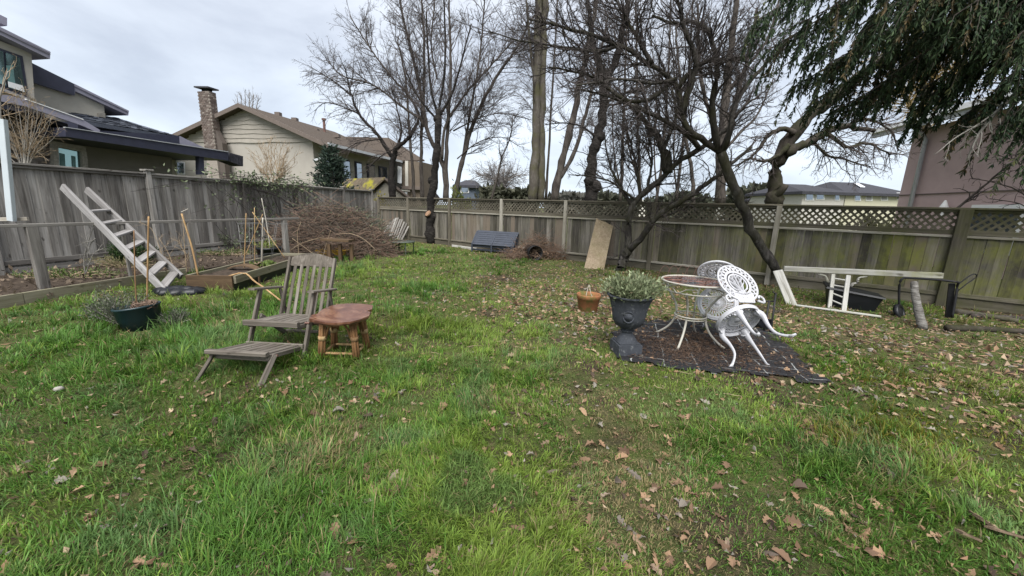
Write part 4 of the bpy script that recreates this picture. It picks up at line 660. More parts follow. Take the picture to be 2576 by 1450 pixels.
# right edge: dead pale branches and thorny shrub
tree('pale_dead_branch', 'pale dead forked branches hanging in from the right edge of the picture', [(pv((2640, 150, 5.0), (2576, 215, 5.0), (2500, 290, 5.0), (2455, 350, 5.0), (2432, 405, 5.0)), .03, .008, 12, .6, .2), (pv((2640, 180, 5.0), (2560, 240, 5.05), (2525, 310, 5.1), (2510, 380, 5.1)), .022, .007, 8, .5, .2), (pv((2560, 235, 5.0), (2480, 300, 4.95), (2400, 350, 4.9), (2350, 390, 4.9)), .012, .004, 6, .4, .3)], 'twig_grey', 'twig_grey', dict(k=[6, 5, 4, 3], trop=[0, -.05, -.05, 0], rmin=.003), 141, cat_='branch', trunk_name='branch')
tree('thorny_shrub', 'thin thorny bare shrub leaning in over the fence at the right edge', [(pv((2400, 530, 6.9), (2450, 490, 6.8), (2520, 430, 6.6), (2600, 370, 6.4)), .02, .008, 12, .6, .1), (pv((2640, 540, 6.0), (2560, 480, 6.0), (2480, 455, 6.0), (2440, 450, 6.0)), .015, .005, 12, .5, .1), (pv((2640, 470, 6.0), (2560, 410, 6.0), (2510, 390, 6.0)), .012, .005, 10, .5, .1), (pv((2640, 560, 6.0), (2570, 515, 6.0), (2490, 500, 6.0)), .012, .005, 10, .4, .1)], 'bark_brown', 'twig_dark', dict(k=[6, 5, 4], n=[5, 3, 3], rmin=.004, wob=[.2, .3, .3], dens=[2, 4, 0]), 142, cat_='shrub', trunk_name='stems')
# ---------------------------------------------------------------- leaf clouds
def leafset(pos, size, asp, col, rng, up=.3, bend=.25, dirs=None):
    """one small folded leaf per position -> verts, faces, colours"""
    n = len(pos); d = rng.normal(0, 1, (n, 3)) if dirs is None else dirs+rng.normal(0, .25, (n, 3)); d /= np.linalg.norm(d, axis=1)[:, None]; w = np.cross(d, rng.normal(0, 1, (n, 3))+np.array([0, 0, up])); w /= np.linalg.norm(w, axis=1)[:, None]+1e-9; nn = np.cross(d, w)
    s = np.asarray(size).reshape(-1, 1)*np.ones((n, 1)); a = s*asp/2
    v = np.stack([pos, pos+d*s*.5+w*a+nn*s*bend*.3, pos+d*s, pos+d*s*.5-w*a+nn*s*bend*.3], 1).reshape(-1, 3); i = np.arange(n)*4
    f = np.concatenate([np.stack([i, i+1, i+2], 1), np.stack([i, i+2, i+3], 1)]); return v, f, np.repeat(col, 4, 0)
def leafobj(name, sets, mat, parent, kind=None, org=None):
    off = 0; V = []; F = []; Cc = []
    for v, f, c in sets: V.append(v); F.append(f+off); Cc.append(c); off += len(v)
    V = np.vstack(V); org = parent_loc(parent) if parent is not None else (org if org is not None else np.zeros(3)); me = qmesh(name, V-org, [np.vstack(F)], np.vstack(Cc)); me.materials.append(MT[mat]); o = bpy.data.objects.new(name, me); link(o, parent, org)
    if kind: o['kind'] = kind
    return o
def cols(rng, n, a, b, j=.15): t = rng.random((n, 1)); return (np.array(a)*(1-t)+np.array(b)*t)*(1+rng.normal(0, j, (n, 1))).clip(.5, 1.6)
# ---- cedar whose drooping boughs hang in from the upper right
rng = np.random.default_rng(200); CE = thing('cedar_tree', 'dark green cedar with drooping sprays hanging in from the upper right', 'tree', (8.6, 4.0, 0))
b = MB(); tz = np.linspace(-.1, 11, 12); b.tube([(8.6+.05*math.sin(z), 4.0, z) for z in tz], np.linspace(.36, .12, 12), 12); b.build('trunk', 'bark_brown', CE, True)
T = Tubes(); sets = []
arcs = [((1890, 60), 6.2), ((1925, 130), 6.4), ((1985, 225), 6.0), ((1945, -30), 5.6), ((2050, 250), 6.3), ((2105, 275), 5.9), ((2085, 160), 5.4), ((2010, 60), 5.2), ((2180, 235), 5.8), ((2240, 190), 5.3), ((2150, 90), 5.0), ((2230, 20), 4.8), ((2300, 110), 5.6), ((2330, 265), 5.5), ((2385, 210), 5.2), ((2430, 140), 5.0), ((2470, 260), 5.1), ((2540, 190), 4.8), ((2400, 40), 4.6), ((2500, 60), 4.7), ((2570, 290), 5.0), ((2560, 90), 4.5), ((2320, -20), 4.6), ((2100, 10), 4.9), ((1990, -60), 4.9), ((2030, 140), 5.8), ((2140, 200), 6.1), ((2505, 320), 5.0), ((2425, 290), 5.2), ((2575, 380), 4.8), ((2300, 235), 5.4)]
for ai, ((ex, ey), Yd) in enumerate(arcs):
    e = A(ex, ey, Yd); st_ = np.array([8.5, 4.0, min(e[2]+1.3+rng.uniform(-.2, .8), 9.5)]); mid = (st_*.45+e*.55)+np.array([0, 0, .55]); P = cat([st_, mid, e], 14); T.add(P, np.linspace(.045, .006, 14), 5)
    Lr = np.linalg.norm(np.diff(P, axis=0), axis=1).sum(); m = int(Lr*21)
    for t in rng.beta(1.6, 1.0, m):
        x = t*13; i = min(int(x), 12); p = P[i]*(1-(x-i))+P[i+1]*(x-i); ax = nrm(P[i+1]-P[i]); sd = np.cross(ax, UPV)*rng.choice([-1, 1]); L = rng.uniform(.2, 1.0)*(1.15-.5*t); k = 6; Q = np.empty((k, 3)); Q[0] = p; d = nrm(ax*.5+sd*rng.uniform(.1, .8)+UPV*-.15+rng.normal(0, .2, 3))
        for s in range(1, k): d = nrm(d+np.array([-.05, 0, -.47])); Q[s] = Q[s-1]+d*L/(k-1)
        T.add(Q, np.linspace(.006, .002, k), 3)
        nl = int(62*L/.55); tt = rng.random(nl)*(k-1.001); ii = tt.astype(int); ff = (tt-ii)[:, None]; pos = Q[ii]*(1-ff)+Q[ii+1]*ff; dr = Q[ii+1]-Q[ii]; dr /= np.linalg.norm(dr, axis=1)[:, None]; dirs = dr*.9+rng.normal(0, .42, (nl, 3))+np.array([0, 0, -.35])
        sets.append(leafset(pos, rng.uniform(.04, .09, nl), .27, cols(rng, nl, (.013, .028, .015), (.048, .074, .030) if rng.random() < .8 else ((.085, .09, .034) if rng.random() < .65 else (.10, .068, .03))), rng, 0, .3, dirs))
T.build('branches', 'bark_brown', CE); leafobj('crown', sets, 'needle', CE)
# ---- evergreens beyond the fences
def conifer(name, label, px, pyb, pyt, Yd, wpx, seed, c0, c1, cat_='tree', dens=1.0, size=.16):
    rng = np.random.default_rng(seed); p0, p1 = A(px, pyb, Yd), A(px, pyt, Yd); t = thing(name, label, cat_, p0*[1, 1, 0]); h = p1[2]; R = wpx/FPX*Yd/2; T = Tubes(); b = MB(); b.tube([(p0[0], p0[1], z) for z in np.linspace(0, h*.95, 6)], np.linspace(.12, .02, 6), 7); b.build('trunk', 'bark_brown', t, True); sets = []
    for q in range(int(95*dens)):
        z = h*rng.uniform(.12, .98); rr = R*(1-(z/h)**1.5)*rng.uniform(.55, 1.1)+.1; a = rng.uniform(0, 6.28); p = np.array([p0[0], p0[1], z]); e = p+np.array([math.cos(a)*rr, math.sin(a)*rr, rr*rng.uniform(-.05, .45)]); T.add([p, (p+e)/2, e], [.02, .012, .005], 3)
        m = int(60*rr/R)+14; f = rng.beta(2, 1, (m, 1)); pos = p*(1-f)+e*f+rng.normal(0, .09, (m, 3)); dirs = nrm(e-p)+rng.normal(0, .7, (m, 3))+np.array([0, 0, .5]); sets.append(leafset(pos, rng.uniform(.6, 1.3, m)*size, .28, cols(rng, m, c0, c1), rng, 0, .2, dirs))
    T.build('branches', 'bark_brown', t); leafobj('crown', sets, 'needle', t); return t
conifer('pine_tree', 'dark blue green pine in front of the beige house side wall', 838, 480, 372, 17.2, 130, 301, (.018, .034, .026), (.05, .072, .05), dens=1.4, size=.2)
def bush(name, label, c, R, n, c0, c1, seed, size=.06, asp=.5, cat_='bush', mat='leaf_green', stems=14, smat='twig_tan', group=None, tilt=.6):
    rng = np.random.default_rng(seed); c = np.array(c, float); t = thing(name, label, cat_, c, group); T = Tubes(); sets = []; R = np.array(R, float)
    for q in range(stems):
        a = rng.uniform(0, 6.28); u = rng.uniform(.1, 1)**.5; e = c+R*[math.cos(a)*u, math.sin(a)*u, rng.uniform(.5, 1)*(1.05-.5*u*u)]; m_ = (c+e)/2+rng.normal(0, .06, 3)*R; P = cat([c+R*[math.cos(a)*.1, math.sin(a)*.1, 0], m_, e], 6); T.add(P, np.linspace(.008, .003, 6)*max(1, R[2]*1.5), 4)
        k = n//stems; f = rng.beta(2.2, 1, k)*4.999; i = f.astype(int); f = (f-i)[:, None]; pos = P[i]*(1-f)+P[i+1]*f+rng.normal(0, .10, (k, 3))*R; pos[:, 2] = np.maximum(pos[:, 2], c[2]+.01); dr = (pos-c)/R; dr[:, 2] += tilt; sets.append(leafset(pos, rng.uniform(.6, 1.3, k)*size, asp, cols(rng, k, c0, c1), rng, .5, .3, dr+rng.normal(0, .5, (k, 3))))
    T.build('stems', smat, t); leafobj('leaves', sets, mat, t); return t
bush('laurel_bush', 'glossy yellow green bush behind the fence right of the black tree', A(1156, 505, 17.5)*[1, 1, 0], (.55, .5, 2.15), 1500, (.07, .09, .02), (.22, .24, .06), 311, .17)
hd = np.random.default_rng(320)
hedge = [('dark hedge trees below the far round bare tree', 1215, 1345, 470, 30, (.035, .038, .024), (.075, .075, .05)), ('low dark far trees between the curved trunk and the apple fork', 1500, 1600, 494, 60, (.04, .045, .03), (.085, .085, .06)), ('low dark far trees under the low limb of apple tree', 1655, 1800, 488, 50, (.03, .036, .024), (.07, .075, .05)), ('far dark trees beside the thick willow trunk', 1868, 1950, 470, 55, (.035, .04, .026), (.08, .08, .055)), ('far grey trees on the horizon right of the grey twin trunks', 1385, 1480, 494, 80, (.06, .062, .05), (.11, .105, .09))]
for lab, x0, x1, yt, Yd, c0, c1 in hedge:
    p0, p1 = A(x0, 505, Yd)*[1, 1, 0], A(x1, 505, Yd)*[1, 1, 0]; zt = A((x0+x1)/2, yt, Yd)[2]; n = 5000; f = hd.random(n); hh = zt*(.62+.5*fbm(f*6, f*0+x0, 5, 3)); pos = p0+(p1-p0)*f[:, None]; pos = pos+np.stack([hd.normal(0, .3, n), hd.uniform(0, 4, n), hh*hd.random(n)**.6], 1)
    o = leafobj('far_hedge', [leafset(pos, hd.uniform(.3, .8, n)*Yd/35, .6, cols(hd, n, c0, c1), hd)], 'needle', None, None, (p0+p1)/2); tag(o, lab, 'hedge', 'far hedges on the horizon', 'stuff')
bush('mossy_bush', 'yellow green shrub at the foot of the pine behind the left fence', A(905, 495, 17.8)*[1, 1, 0], (1.5, .6, 1.95), 2600, (.14, .125, .02), (.34, .29, .035), 312, .12)
bush('far_bush', 'green hedge in front of the yellow townhouse above the lattice', A(2215, 540, 22)*[1, 1, 0], (1.8, .6, 1.75), 2200, (.03, .035, .012), (.09, .09, .03), 313, .13)
# ================================================================ FURNITURE AND THINGS ON THE LAWN
# ---- steamer lounge chair
LC = thing('lounge_chair', 'weathered grey wooden steamer lounge chair with footrest on the lawn', 'chair', (-2.2, 3.4, 0))
M = frame((-2.20, 3.38, 0), math.radians(-3.5))
def lp(name, a, b, w, t, wdir=None, mat='lounger', par=None, ch=.005): return plank(name, tp(M, a), tp(M, b), w, t, mat, par or LC, None if wdir is None else M[:3, :3]@np.array(wdir, float), ch)
HW = .275
for sx in (-1, 1):
    x = sx*HW; lp('front_leg', (x, 0.0, -.03), (x, .27, .575), .052, .026, (0, 1, -.45))
    lp('back_stile', (x*.9, .47, .20), (x*.9, .74, .84), .046, .026, (0, 1, -.4)); lp('rear_leg', (x*.96, .22, .33), (x*.96, .64, -.03), .046, .024, (0, 1, 1))
    lp('armrest', (x*1.06, .17, .60), (x*1.06, .60, .535), .066, .022, (1, 0, 0)); lp('seat_rail', (x*.86, .03, .295), (x*.86, .56, .225), .03, .045, (1, 0, 0)); lp('arm_prop', (x*.98, .55, .53), (x*.94, .60, .25), .032, .022, (0, 1, 0))
    lp('footrest_rail', (x*.88, .02, .095), (x*.88, -.41, .178), .028, .042, (1, 0, 0)); lp('footrest_leg', (x*.95, -.35, .175), (x*.98, -.58, -.03), .042, .024, (0, 1, .8))
# slats run across; seat and footrest surfaces
for i in range(7): x = (-.5+(i+.5)/7)*HW*1.8; lp('seat_slat', (x, .02, .328), (x, .55, .256), .056, .014, (1, 0, 0))
for i in range(7): x = (-.5+(i+.5)/7)*HW*1.8; lp('footrest_slat', (x, .02, .122), (x, -.41, .205), .052, .014, (1, 0, 0))
lp('front_rail', (-HW*.95, .0, .325), (HW*.95, .0, .325), .05, .04, (0, 0, 1)); lp('footrest_end', (-HW*.94, -.43, .209), (HW*.94, -.43, .209), .046, .034, (0, 1, 0)); lp('footrest_brace', (-HW*.9, -.37, .145), (HW*.9, -.37, .145), .04, .02, (0, 0, 1)); lp('stretcher', (-HW*.95, .58, .06), (HW*.95, .58, .06), .03, .02, (0, 0, 1)); lp('footrest_bar', (-HW, .02, .11), (HW, .02, .11), .05, .022, (0, 0, 1))
lp('back_rail', (-HW*.86, .485, .245), (HW*.86, .485, .245), .06, .024, (0, .4, .9))
for i in range(6):
    x = (-.5+(i+.5)/6)*HW*1.52; lp('back_slat', (x, .495, .27), (x*1.0, .705, .765), .034, .013, (1, 0, 0))
b = MB(M); n_ = 14; lo = [(-HW*.86+HW*1.72*i/n_, .700, .752) for i in range(n_+1)]; hi = [(-HW*.86+HW*1.72*i/n_, .740, .835+.055*math.sin(math.pi*i/n_)) for i in range(n_+1)][::-1]
b.prism(lo+hi, (0, .025, -.01)); b.build('top_rail', 'lounger', LC)
b = MB(M)
for sx in (-1, 1): b.tube([(sx*HW*1.02, -.34, .165), (sx*HW*.86, -.34, .165)], .010, 8); b.tube([(sx*HW*1.06, .12, .31), (sx*HW*.9, .12, .31)], .010, 8)
b.build('bolts', 'copper_pipe', LC)
# ---- tree slice table on rattan legs
TS = thing('slice_table', 'low side table with reddish tree slice top on rattan legs', 'table', (-1.6, 3.55, 0))
out = [(777, 803), (783, 793), (800, 789), (812, 778), (836, 768), (870, 764), (905, 764), (938, 768), (936, 778), (922, 783), (933, 785), (928, 795), (905, 804), (880, 810), (845, 813), (820, 812), (797, 808), (785, 806), (800, 800)]
top = [G(x, y, .405) for x, y in out]; c = np.mean(top, 0); b = MB(); n_ = len(top); lo = [c+(p-c)*.96-[0, 0, .034] for p in top]; md = [p-[0, 0, .016] for p in top]
b.add(np.array(top+md+lo), [tuple(range(n_))]+[(i, i+n_, (i+1) % n_+n_, (i+1) % n_) for i in range(n_)]+[(i+n_, i+2*n_, (i+1) % n_+2*n_, (i+1) % n_+n_) for i in range(n_)]+[tuple(range(2*n_, 3*n_))[::-1]]); b.build('table_top', 'tree_slice', TS)
cx, cy = c[0], c[1]; legp = []
for dx, dy in ((-.145, -.10), (.155, -.10), (-.145, .14), (.155, .14)):
    l = MB(); p = np.array([cx+dx, cy+dy, 0])
    for a in range(5): o_ = np.array([math.cos(a*1.257)*.019, math.sin(a*1.257)*.019, 0]); l.tube([p*[1, 1, 0]+o_*1.25+[dx*.12, dy*.12, -.03], p+o_+[0, 0, .2], p+o_*1.2+[-dx*.1, -dy*.1, .365]], .0135, 7)
    lg = l.build('leg', 'cane', TS, True); w = MB(); w.tube([p+[0, 0, .175], p+[0, 0, .215]], .036, 12); w.build('binding', 'bamboo', lg, True); legp.append(p)
for i, j in ((0, 1), (2, 3), (0, 2), (1, 3)):
    a, e = legp[i], legp[j]; l = MB(); l.tube([a+(e-a)*.12+[0, 0, .2], a+(e-a)*.2+[0, 0, .29], a+(e-a)*.35+[0, 0, .345], a+(e-a)*.65+[0, 0, .345], a+(e-a)*.8+[0, 0, .29], a+(e-a)*.88+[0, 0, .2]], .011, 7); l.build('arch', 'cane', TS, True); s_ = MB(); s_.tube([a+[0, 0, .045], e+[0, 0, .045]], .013, 7); s_.build('stretcher', 'bamboo', TS, True)
# ---- urn with silvery shrub
UR = thing('garden_urn', 'dark grey fluted stone urn with round medallion holding a silvery shrub', 'urn', (1.20, 3.80, 0)); uc = np.array([1.20, 3.80, 0])
b = MB(frame(uc, .12)); b.box((0, 0, .045), (.245, .245, .13)); b.box((0, 0, .115), (.215, .215, .02)); b.build('plinth', 'urn_stone', UR)
b = MB(); fl = lambda th, z: 1+(.03*np.cos(th*18) if z < .21 else 0); b.lathe([(.105, .12), (.10, .14), (.082, .165), (.066, .19), (.055, .215), (.052, .225), (.068, .232), (.07, .242), (.05, .252), (.052, .27)], uc, 54, fl); b.build('stem', 'urn_stone', UR, True)
fl2 = lambda th, z: 1+((.022*np.cos(th*22)) if z > .47 else 0); b = MB(); b.lathe([(.05, .265), (.09, .275), (.13, .30), (.148, .335), (.152, .34), (.156, .345), (.166, .40), (.178, .47), (.184, .50), (.196, .55), (.215, .59), (.225, .595), (.232, .605), (.228, .618), (.205, .612), (.19, .56), (.175, .55), (0.0, .55)], uc, 66, fl2); b.build('bowl', 'urn_stone', UR, True)
fd = nrm(-uc*[1, 1, 0]); sd = np.array([-fd[1], fd[0], 0]); mc = uc+fd*.168+[0, 0, .42]; b = MB(); th = np.arange(20)*2*math.pi/20
b.tube([mc+sd*math.cos(a)*.05+np.array([0, 0, .055*math.sin(a)])+fd*(.012-.02*math.cos(a)**2) for a in th], .008, 6, closed=True)
for r_, h_ in ((.034, .012),): b.prism([mc+sd*math.cos(a)*r_-np.array([0, 0, r_*1.1*math.sin(a)])+fd*h_ for a in th], -fd*.03)
b.build('medallion', 'urn_stone', UR, True)
bush('silver_shrub', 'silvery green leafy shrub growing in the dark stone urn', uc+[0, 0, .56], (.29, .27, .27), 2800, (.085, .105, .05), (.29, .33, .19), 401, .045, .42, 'shrub', stems=46)
# ---- terracotta pot
TP = thing('terracotta_pot', 'mossy terracotta pot with broken twine lying on leaf litter', 'pot', (1.1, 5.38, 0)); pc = np.array([1.1, 5.38, -.01])
b = MB(); b.lathe([(0, 0), (.125, 0), (.13, .01), (.158, .20), (.168, .205), (.172, .255), (.168, .268), (.152, .262), (.148, .20), (.12, .12), (0, .12)], pc, 32); b.build('pot_body', 'terracotta', TP, True); b = MB(); b.tube(cat([pc+[.02, 0, .13], pc+[-.05, -.08, .24], pc+[-.03, -.02, .31], pc+[.0, .02, .40], pc+[.02, -.06, .27], pc+[.08, -.1, .2]], 14), .004, 5); b.build('twine', 'pale_stick', TP)
b = MB(); b.lathe([(0, .135), (.124, .13)], pc, 20); b.build('soil', 'soil', TP)
# ---- white iron table with glass top
WT = thing('iron_table', 'round cream iron garden table with leaf littered glass top', 'table', (2.02, 4.2, 0)); wc = np.array([2.02, 4.2, 0]); RT_ = .345
b = MB(); th = np.arange(40)*2*math.pi/40; b.tube([wc+[RT_*math.cos(a), RT_*math.sin(a), .70] for a in th], .011, 7, closed=True); b.build('rim', 'cream_iron', WT, True)
b = MB(); b.lathe([(0, .694), (RT_-.012, .694), (RT_-.012, .702), (0, .702)], wc, 40); b.build('glass_top', 'table_glass', WT, org=wc+[0, 0, .7])
b = MB(); b.tube([wc+[RT_*.87*math.cos(a), RT_*.87*math.sin(a), .595] for a in th], .008, 6, closed=True); b.build('apron_ring', 'cream_iron', WT, True)
for q in range(8):
    a = q*math.pi/4+.25; b = MB(); e1 = np.array([math.cos(a), math.sin(a), 0]); tg = np.array([-math.sin(a), math.cos(a), 0]); sg = 1 if q % 2 else -1; t_ = np.linspace(0, 3.6*math.pi, 26)
    sp = [wc+e1*RT_*.9+tg*sg*((.03+.0035*x)*math.cos(x)*.55+.04)+np.array([0, 0, .645+(.028-.0019*x)*math.sin(x)]) for x in t_[:18]]+[wc+e1*RT_*.9+tg*sg*(-.02-.02*k)+np.array([0, 0, .66-.012*k]) for k in range(1, 6)]; b.tube(sp, .0055, 5); b.build('scroll', 'cream_iron', WT, True)
for q in range(4):
    a = math.radians(-128)+q*math.pi/2; e1 = np.array([math.cos(a), math.sin(a), 0]); b = MB(); b.tube(cat([wc+e1*RT_*.86+[0, 0, .60], wc+e1*.24+[0, 0, .53], wc+e1*.165+[0, 0, .40], wc+e1*.16+[0, 0, .27], wc+e1*.22+[0, 0, .14], wc+e1*.33+[0, 0, .04], wc+e1*.385+[0, 0, .012]], 18), .0125, 8); b.build('leg', 'cream_iron', WT, True)
b = MB(); b.tube([wc+[.165*math.cos(a), .165*math.sin(a), .31] for a in th], .009, 6, closed=True); b.tube([wc+[.165*math.cos(a), .165*math.sin(a), .285] for a in th], .006, 6, closed=True); b.build('shelf_ring', 'cream_iron', WT, True)
# ---- white cast chairs tipped against the table
def iron_chair(label, M, loc):
    t = thing('iron_chair', label, 'chair', loc, 'white cast iron chairs'); th = np.arange(44)*2*math.pi/44
    def bk(u, v, o=0.0): return np.array([u, -.215-.105*(v/.45)+o, .455+v])       # back plane: u across, v up
    cv, ru, rv = .235, .20, .215
    b = MB(M); b.tube([bk(ru*math.cos(a), cv+rv*math.sin(a)) for a in th], .0115, 7, closed=True); b.tube([bk(ru*.86*math.cos(a), cv+rv*.88*math.sin(a)) for a in th], .005, 5, closed=True); b.build('back_rim', 'white_iron', t, True)
    b = MB(M)
    for r0, r1, w in ((.58, .70, 0), (.44, .51, 0)):
        for i in range(44):
            a, a2 = th[i], th[(i+1) % 44]; q = [bk(ru*r*math.cos(x), cv+rv*r*math.sin(x)) for r, x in ((r0, a), (r1, a), (r1, a2), (r0, a2))]; b.prism(q, (0, -.008, 0))
    for i in range(22):
        a = i*2*math.pi/22; a2 = a+math.pi/22; a3 = a+2*math.pi/22; p0, p1, p2 = [bk(ru*r*math.cos(x), cv+rv*r*math.sin(x), -.004) for r, x in ((.69, a), (.98, a2), (.69, a3))]; b.tube([p0, (p0+p1)/2+(p1-p2)*.06, p1], .006, 5); b.tube([p1, (p1+p2)/2, p2], .006, 5); pm = bk(ru*.84*math.cos(a), cv+rv*.84*math.sin(a), -.004); b.tube([p0, pm], .010, 5)
    b.build('back_lattice', 'white_iron', t)
    b = MB(M)                                                                   # leaf and scroll centre
    for sx in (-1, 1):
        for u0, v0, u1, v1, bend in ((.005, .10, .03, .34, .02), (.015, .18, .085, .27, .02), (.015, .13, .09, .17, -.02), (.02, .24, .07, .32, .015), (.03, .10, .08, .10, .03), (.01, .30, .04, .335, .01)):
            P = cat([bk(sx*u0, v0), bk(sx*((u0+u1)/2+bend), (v0+v1)/2+bend*.6), bk(sx*u1, v1)], 7); b.tube(P, [.010, .016, .019, .017, .013, .010, .006], 6, sq=.35)
        b.tube(cat([bk(sx*.13, .03), bk(sx*.19, .01), bk(sx*.205, .06), bk(sx*.17, .085), bk(sx*.155, .055)], 12), .011, 6)
    b.tube([bk(0, .08), bk(0, .36)], .011, 6, sq=.5); b.prism([bk(-.085, .0), bk(.085, .0), bk(.11, .09), bk(.03, .13), bk(-.03, .13), bk(-.11, .09)], (0, -.008, 0)); b.build('back_scrolls', 'white_iron', t)
    b = MB(M); R = .205; b.tube([(R*math.cos(a), R*math.sin(a), .43) for a in th], .013, 7, closed=True); b.lathe([(.165, .425), (.205, .425), (.205, .44), (.165, .44), (.165, .425)], (0, 0, 0), 40); b.lathe([(0, .426), (.032, .426), (.032, .44), (0, .44)], (0, 0, 0), 20); b.lathe([(.088, .427), (.098, .427), (.098, .439), (.088, .439), (.088, .427)], (0, 0, 0), 36)
    b.lathe([(R+.004, .395), (R+.012, .41), (R+.008, .43), (R-.004, .43), (R-.004, .395), (R+.004, .395)], (0, 0, 0), 44); b.build('seat_ring', 'white_iron', t, True)
    b = MB(M)
    for i in range(32):
        a = i*2*math.pi/32; c_, s_ = math.cos(a), math.sin(a); b.tube([(.03*c_, .03*s_, .433), (.17*c_, .17*s_, .433)], .0055, 4)
    for i in range(28):
        a = i*2*math.pi/28; b.tube([(.098*math.cos(a), .098*math.sin(a), .433), (.168*math.cos(a+.2), .168*math.sin(a+.2), .433)], .005, 4)
    b.build('seat_spokes', 'white_iron', t)
    for x, y in ((-.2, .21), (.2, .21), (-.19, -.26), (.19, -.26)):
        e = np.array([x, y, 0]); d = nrm(e); k = np.array([d[0], d[1], 0]); P = cat([k*.17+[0, 0, .415], k*.205+[0, 0, .34], k*.19+[0, 0, .22], k*.20+[0, 0, .11], k*.262+[0, 0, .03], k*.30+[0, 0, .008]], 14); l = MB(M); l.tube(P, [.036, .036, .033, .029, .025, .021, .018, .016, .015, .014, .013, .013, .016, .011], 8, sq=.6); tn = np.array([-d[1], d[0], 0])
        l.tube([k*.19+tn*.045*math.cos(a)+np.array([0, 0, .385+.034*math.sin(a)]) for a in np.arange(14)*2*math.pi/14], .0085, 5, closed=True); l.prism([k*.195+tn*.05*math.cos(a)+np.array([0, 0, .385+.038*math.sin(a)]) for a in np.arange(5)*2*math.pi/5], -k*.006); l.tube([k*.27+[0, 0, .016], k*.325+[0, 0, .01]], [.022, .014], 8, sq=.6); l.build('leg', 'white_iron', t, True)
    return t
iron_chair('white cast iron chair tipped forward onto the near side of the table, underside showing', frame((2.345, 3.40, .18), .21, -1.06, .071), (2.3, 3.5, 0))
iron_chair('white cast iron chair tipped forward from behind the table, seat facing the viewer', frame((2.64, 4.72, .185), 2.75, -1.02, .2), (2.6, 4.7, 0))
# ---- weed mat under the table, with needles
mat_pts = [(1549, 897), (1551, 862), (1556, 832), (1640, 815), (1750, 805), (1880, 822), (1990, 858), (2030, 905), (2062, 962), (2000, 966), (1925, 948), (1850, 938), (1780, 928), (1700, 921), (1640, 917), (1590, 908)]
P = np.array([G(x, y) for x, y in mat_pts]); org = P.mean(0); an = -.28; Rm = np.array([[math.cos(an), -math.sin(an)], [math.sin(an), math.cos(an)]])
gx, gy = np.meshgrid(np.linspace(-1.4, 1.4, 57), np.linspace(-1.1, 1.1, 45)); Wp = np.stack([gx, gy], -1)@Rm.T+org[:2]
def inside(x, y, poly):
    r = np.zeros(np.shape(x), bool); n = len(poly)
    for i in range(n):
        x0, y0, x1, y1 = *poly[i][:2], *poly[(i+1) % n][:2]; c = ((y0 > y) != (y1 > y)) & (x < (x1-x0)*(y-y0)/(y1-y0+1e-12)+x0); r ^= c
    return r
ins = inside(Wp[..., 0]+(vn(gx*5, gy*5, 15)-.5)*.22+(vn(gx*17, gy*17, 16)-.5)*.1, Wp[..., 1]+(vn(gx*5, gy*5, 17)-.5)*.22+(vn(gx*17, gy*17, 18)-.5)*.1, P); vz = gz(Wp[..., 0], Wp[..., 1])+.014+.008*vn(gx*9, gy*9, 4); V = np.stack([gx, gy, vz], -1).reshape(-1, 3); F = []
for i in range(44):
    for j in range(56):
        if ins[i:i+2, j:j+2].sum() >= 3: F.append((i*57+j, i*57+j+1, (i+1)*57+j+1, (i+1)*57+j))
me = qmesh('weed_mat', V, [np.array(F)], None, True); me.materials.append(MT['weed_mat']); o = bpy.data.objects.new('weed_mat', me); COL.objects.link(o); o.location = (org[0], org[1], 0); o.rotation_euler = (0, 0, an); tag(o, 'black woven weed mat with white grid lines under the iron table', 'mat')
MATP = P
# ---- terrace of dark cart frame behind the tipped chair
CT = thing('folding_cart', 'black metal folding cart standing behind the tipped white chair', 'cart', G(1925, 835))
cb = [np.array(v) for v in (A(1888, 757, 4.75), A(1950, 760, 4.75), A(1936, 836, 4.6), A(1896, 834, 4.75))]
for a, e in ((A(1935, 757, 4.7), A(1922, 838, 4.6)), (A(1952, 738, 4.7), A(1938, 842, 4.55)), (A(1890, 757, 4.85), A(1890, 825, 4.85))): b = MB(); b.tube([a, (a+e)/2, e], .012, 8); b.build('upright', 'black_iron', CT, True)
for a, e in ((A(1888, 757, 4.85), A(1951, 759, 4.7)), (A(1890, 800, 4.85), A(1942, 805, 4.65)), (A(1951, 740, 4.7), A(1945, 735, 4.7))): b = MB(); b.tube([a, e], .009, 8); b.build('crossbar', 'black_iron', CT, True)
b = MB(); b.prism([A(1890, 800, 4.84), A(1942, 805, 4.64), A(1935, 838, 4.62), A(1892, 830, 4.84)], (0, .02, 0)); b.build('basket', 'black_plastic', CT)
# ---- white trellis bench top lying by the fence
WB = thing('garden_arbour_frame', 'white peeling wooden frame with ladder post and scroll brackets lying against fence', 'frame', G(2110, 785))
q0, q1 = A(1972, 676, 6.55), A(2370, 694, 5.75); plank('beam', q0, q1, .085, .07, 'white_paint_wood', WB, (0, 0, 1), .006)
def onb(x, y, off=0.0):
    d = nrm(np.cross(q1-q0, UPV)); r_ = ray(x, y); t_ = ((q0-_C)@d+off)/(r_@d); return _C+r_*t_
l0, l1, r0_, r1_ = onb(2096, 690), G(2086, 776), onb(2134, 694), G(2122, 784)
for a, e, w in ((l0, l1, .05), (r0_, r1_, .06)): e = np.array(e); e[2] = max(e[2], -.02); plank('ladder_post', a, e, w, .045, 'white_paint_wood', WB, q1-q0, .005)
for f in (.12, .32, .55, .75, .98): a = l0+(l1-l0)*f; e = r0_+(r1_-r0_)*(f+(.02 if f < .5 else .09)); e[2] = max(e[2], 0); plank('rung', a, e*.98+a*.02, .022, .02, 'white_paint_wood', WB, (0, 0, 1), .006)
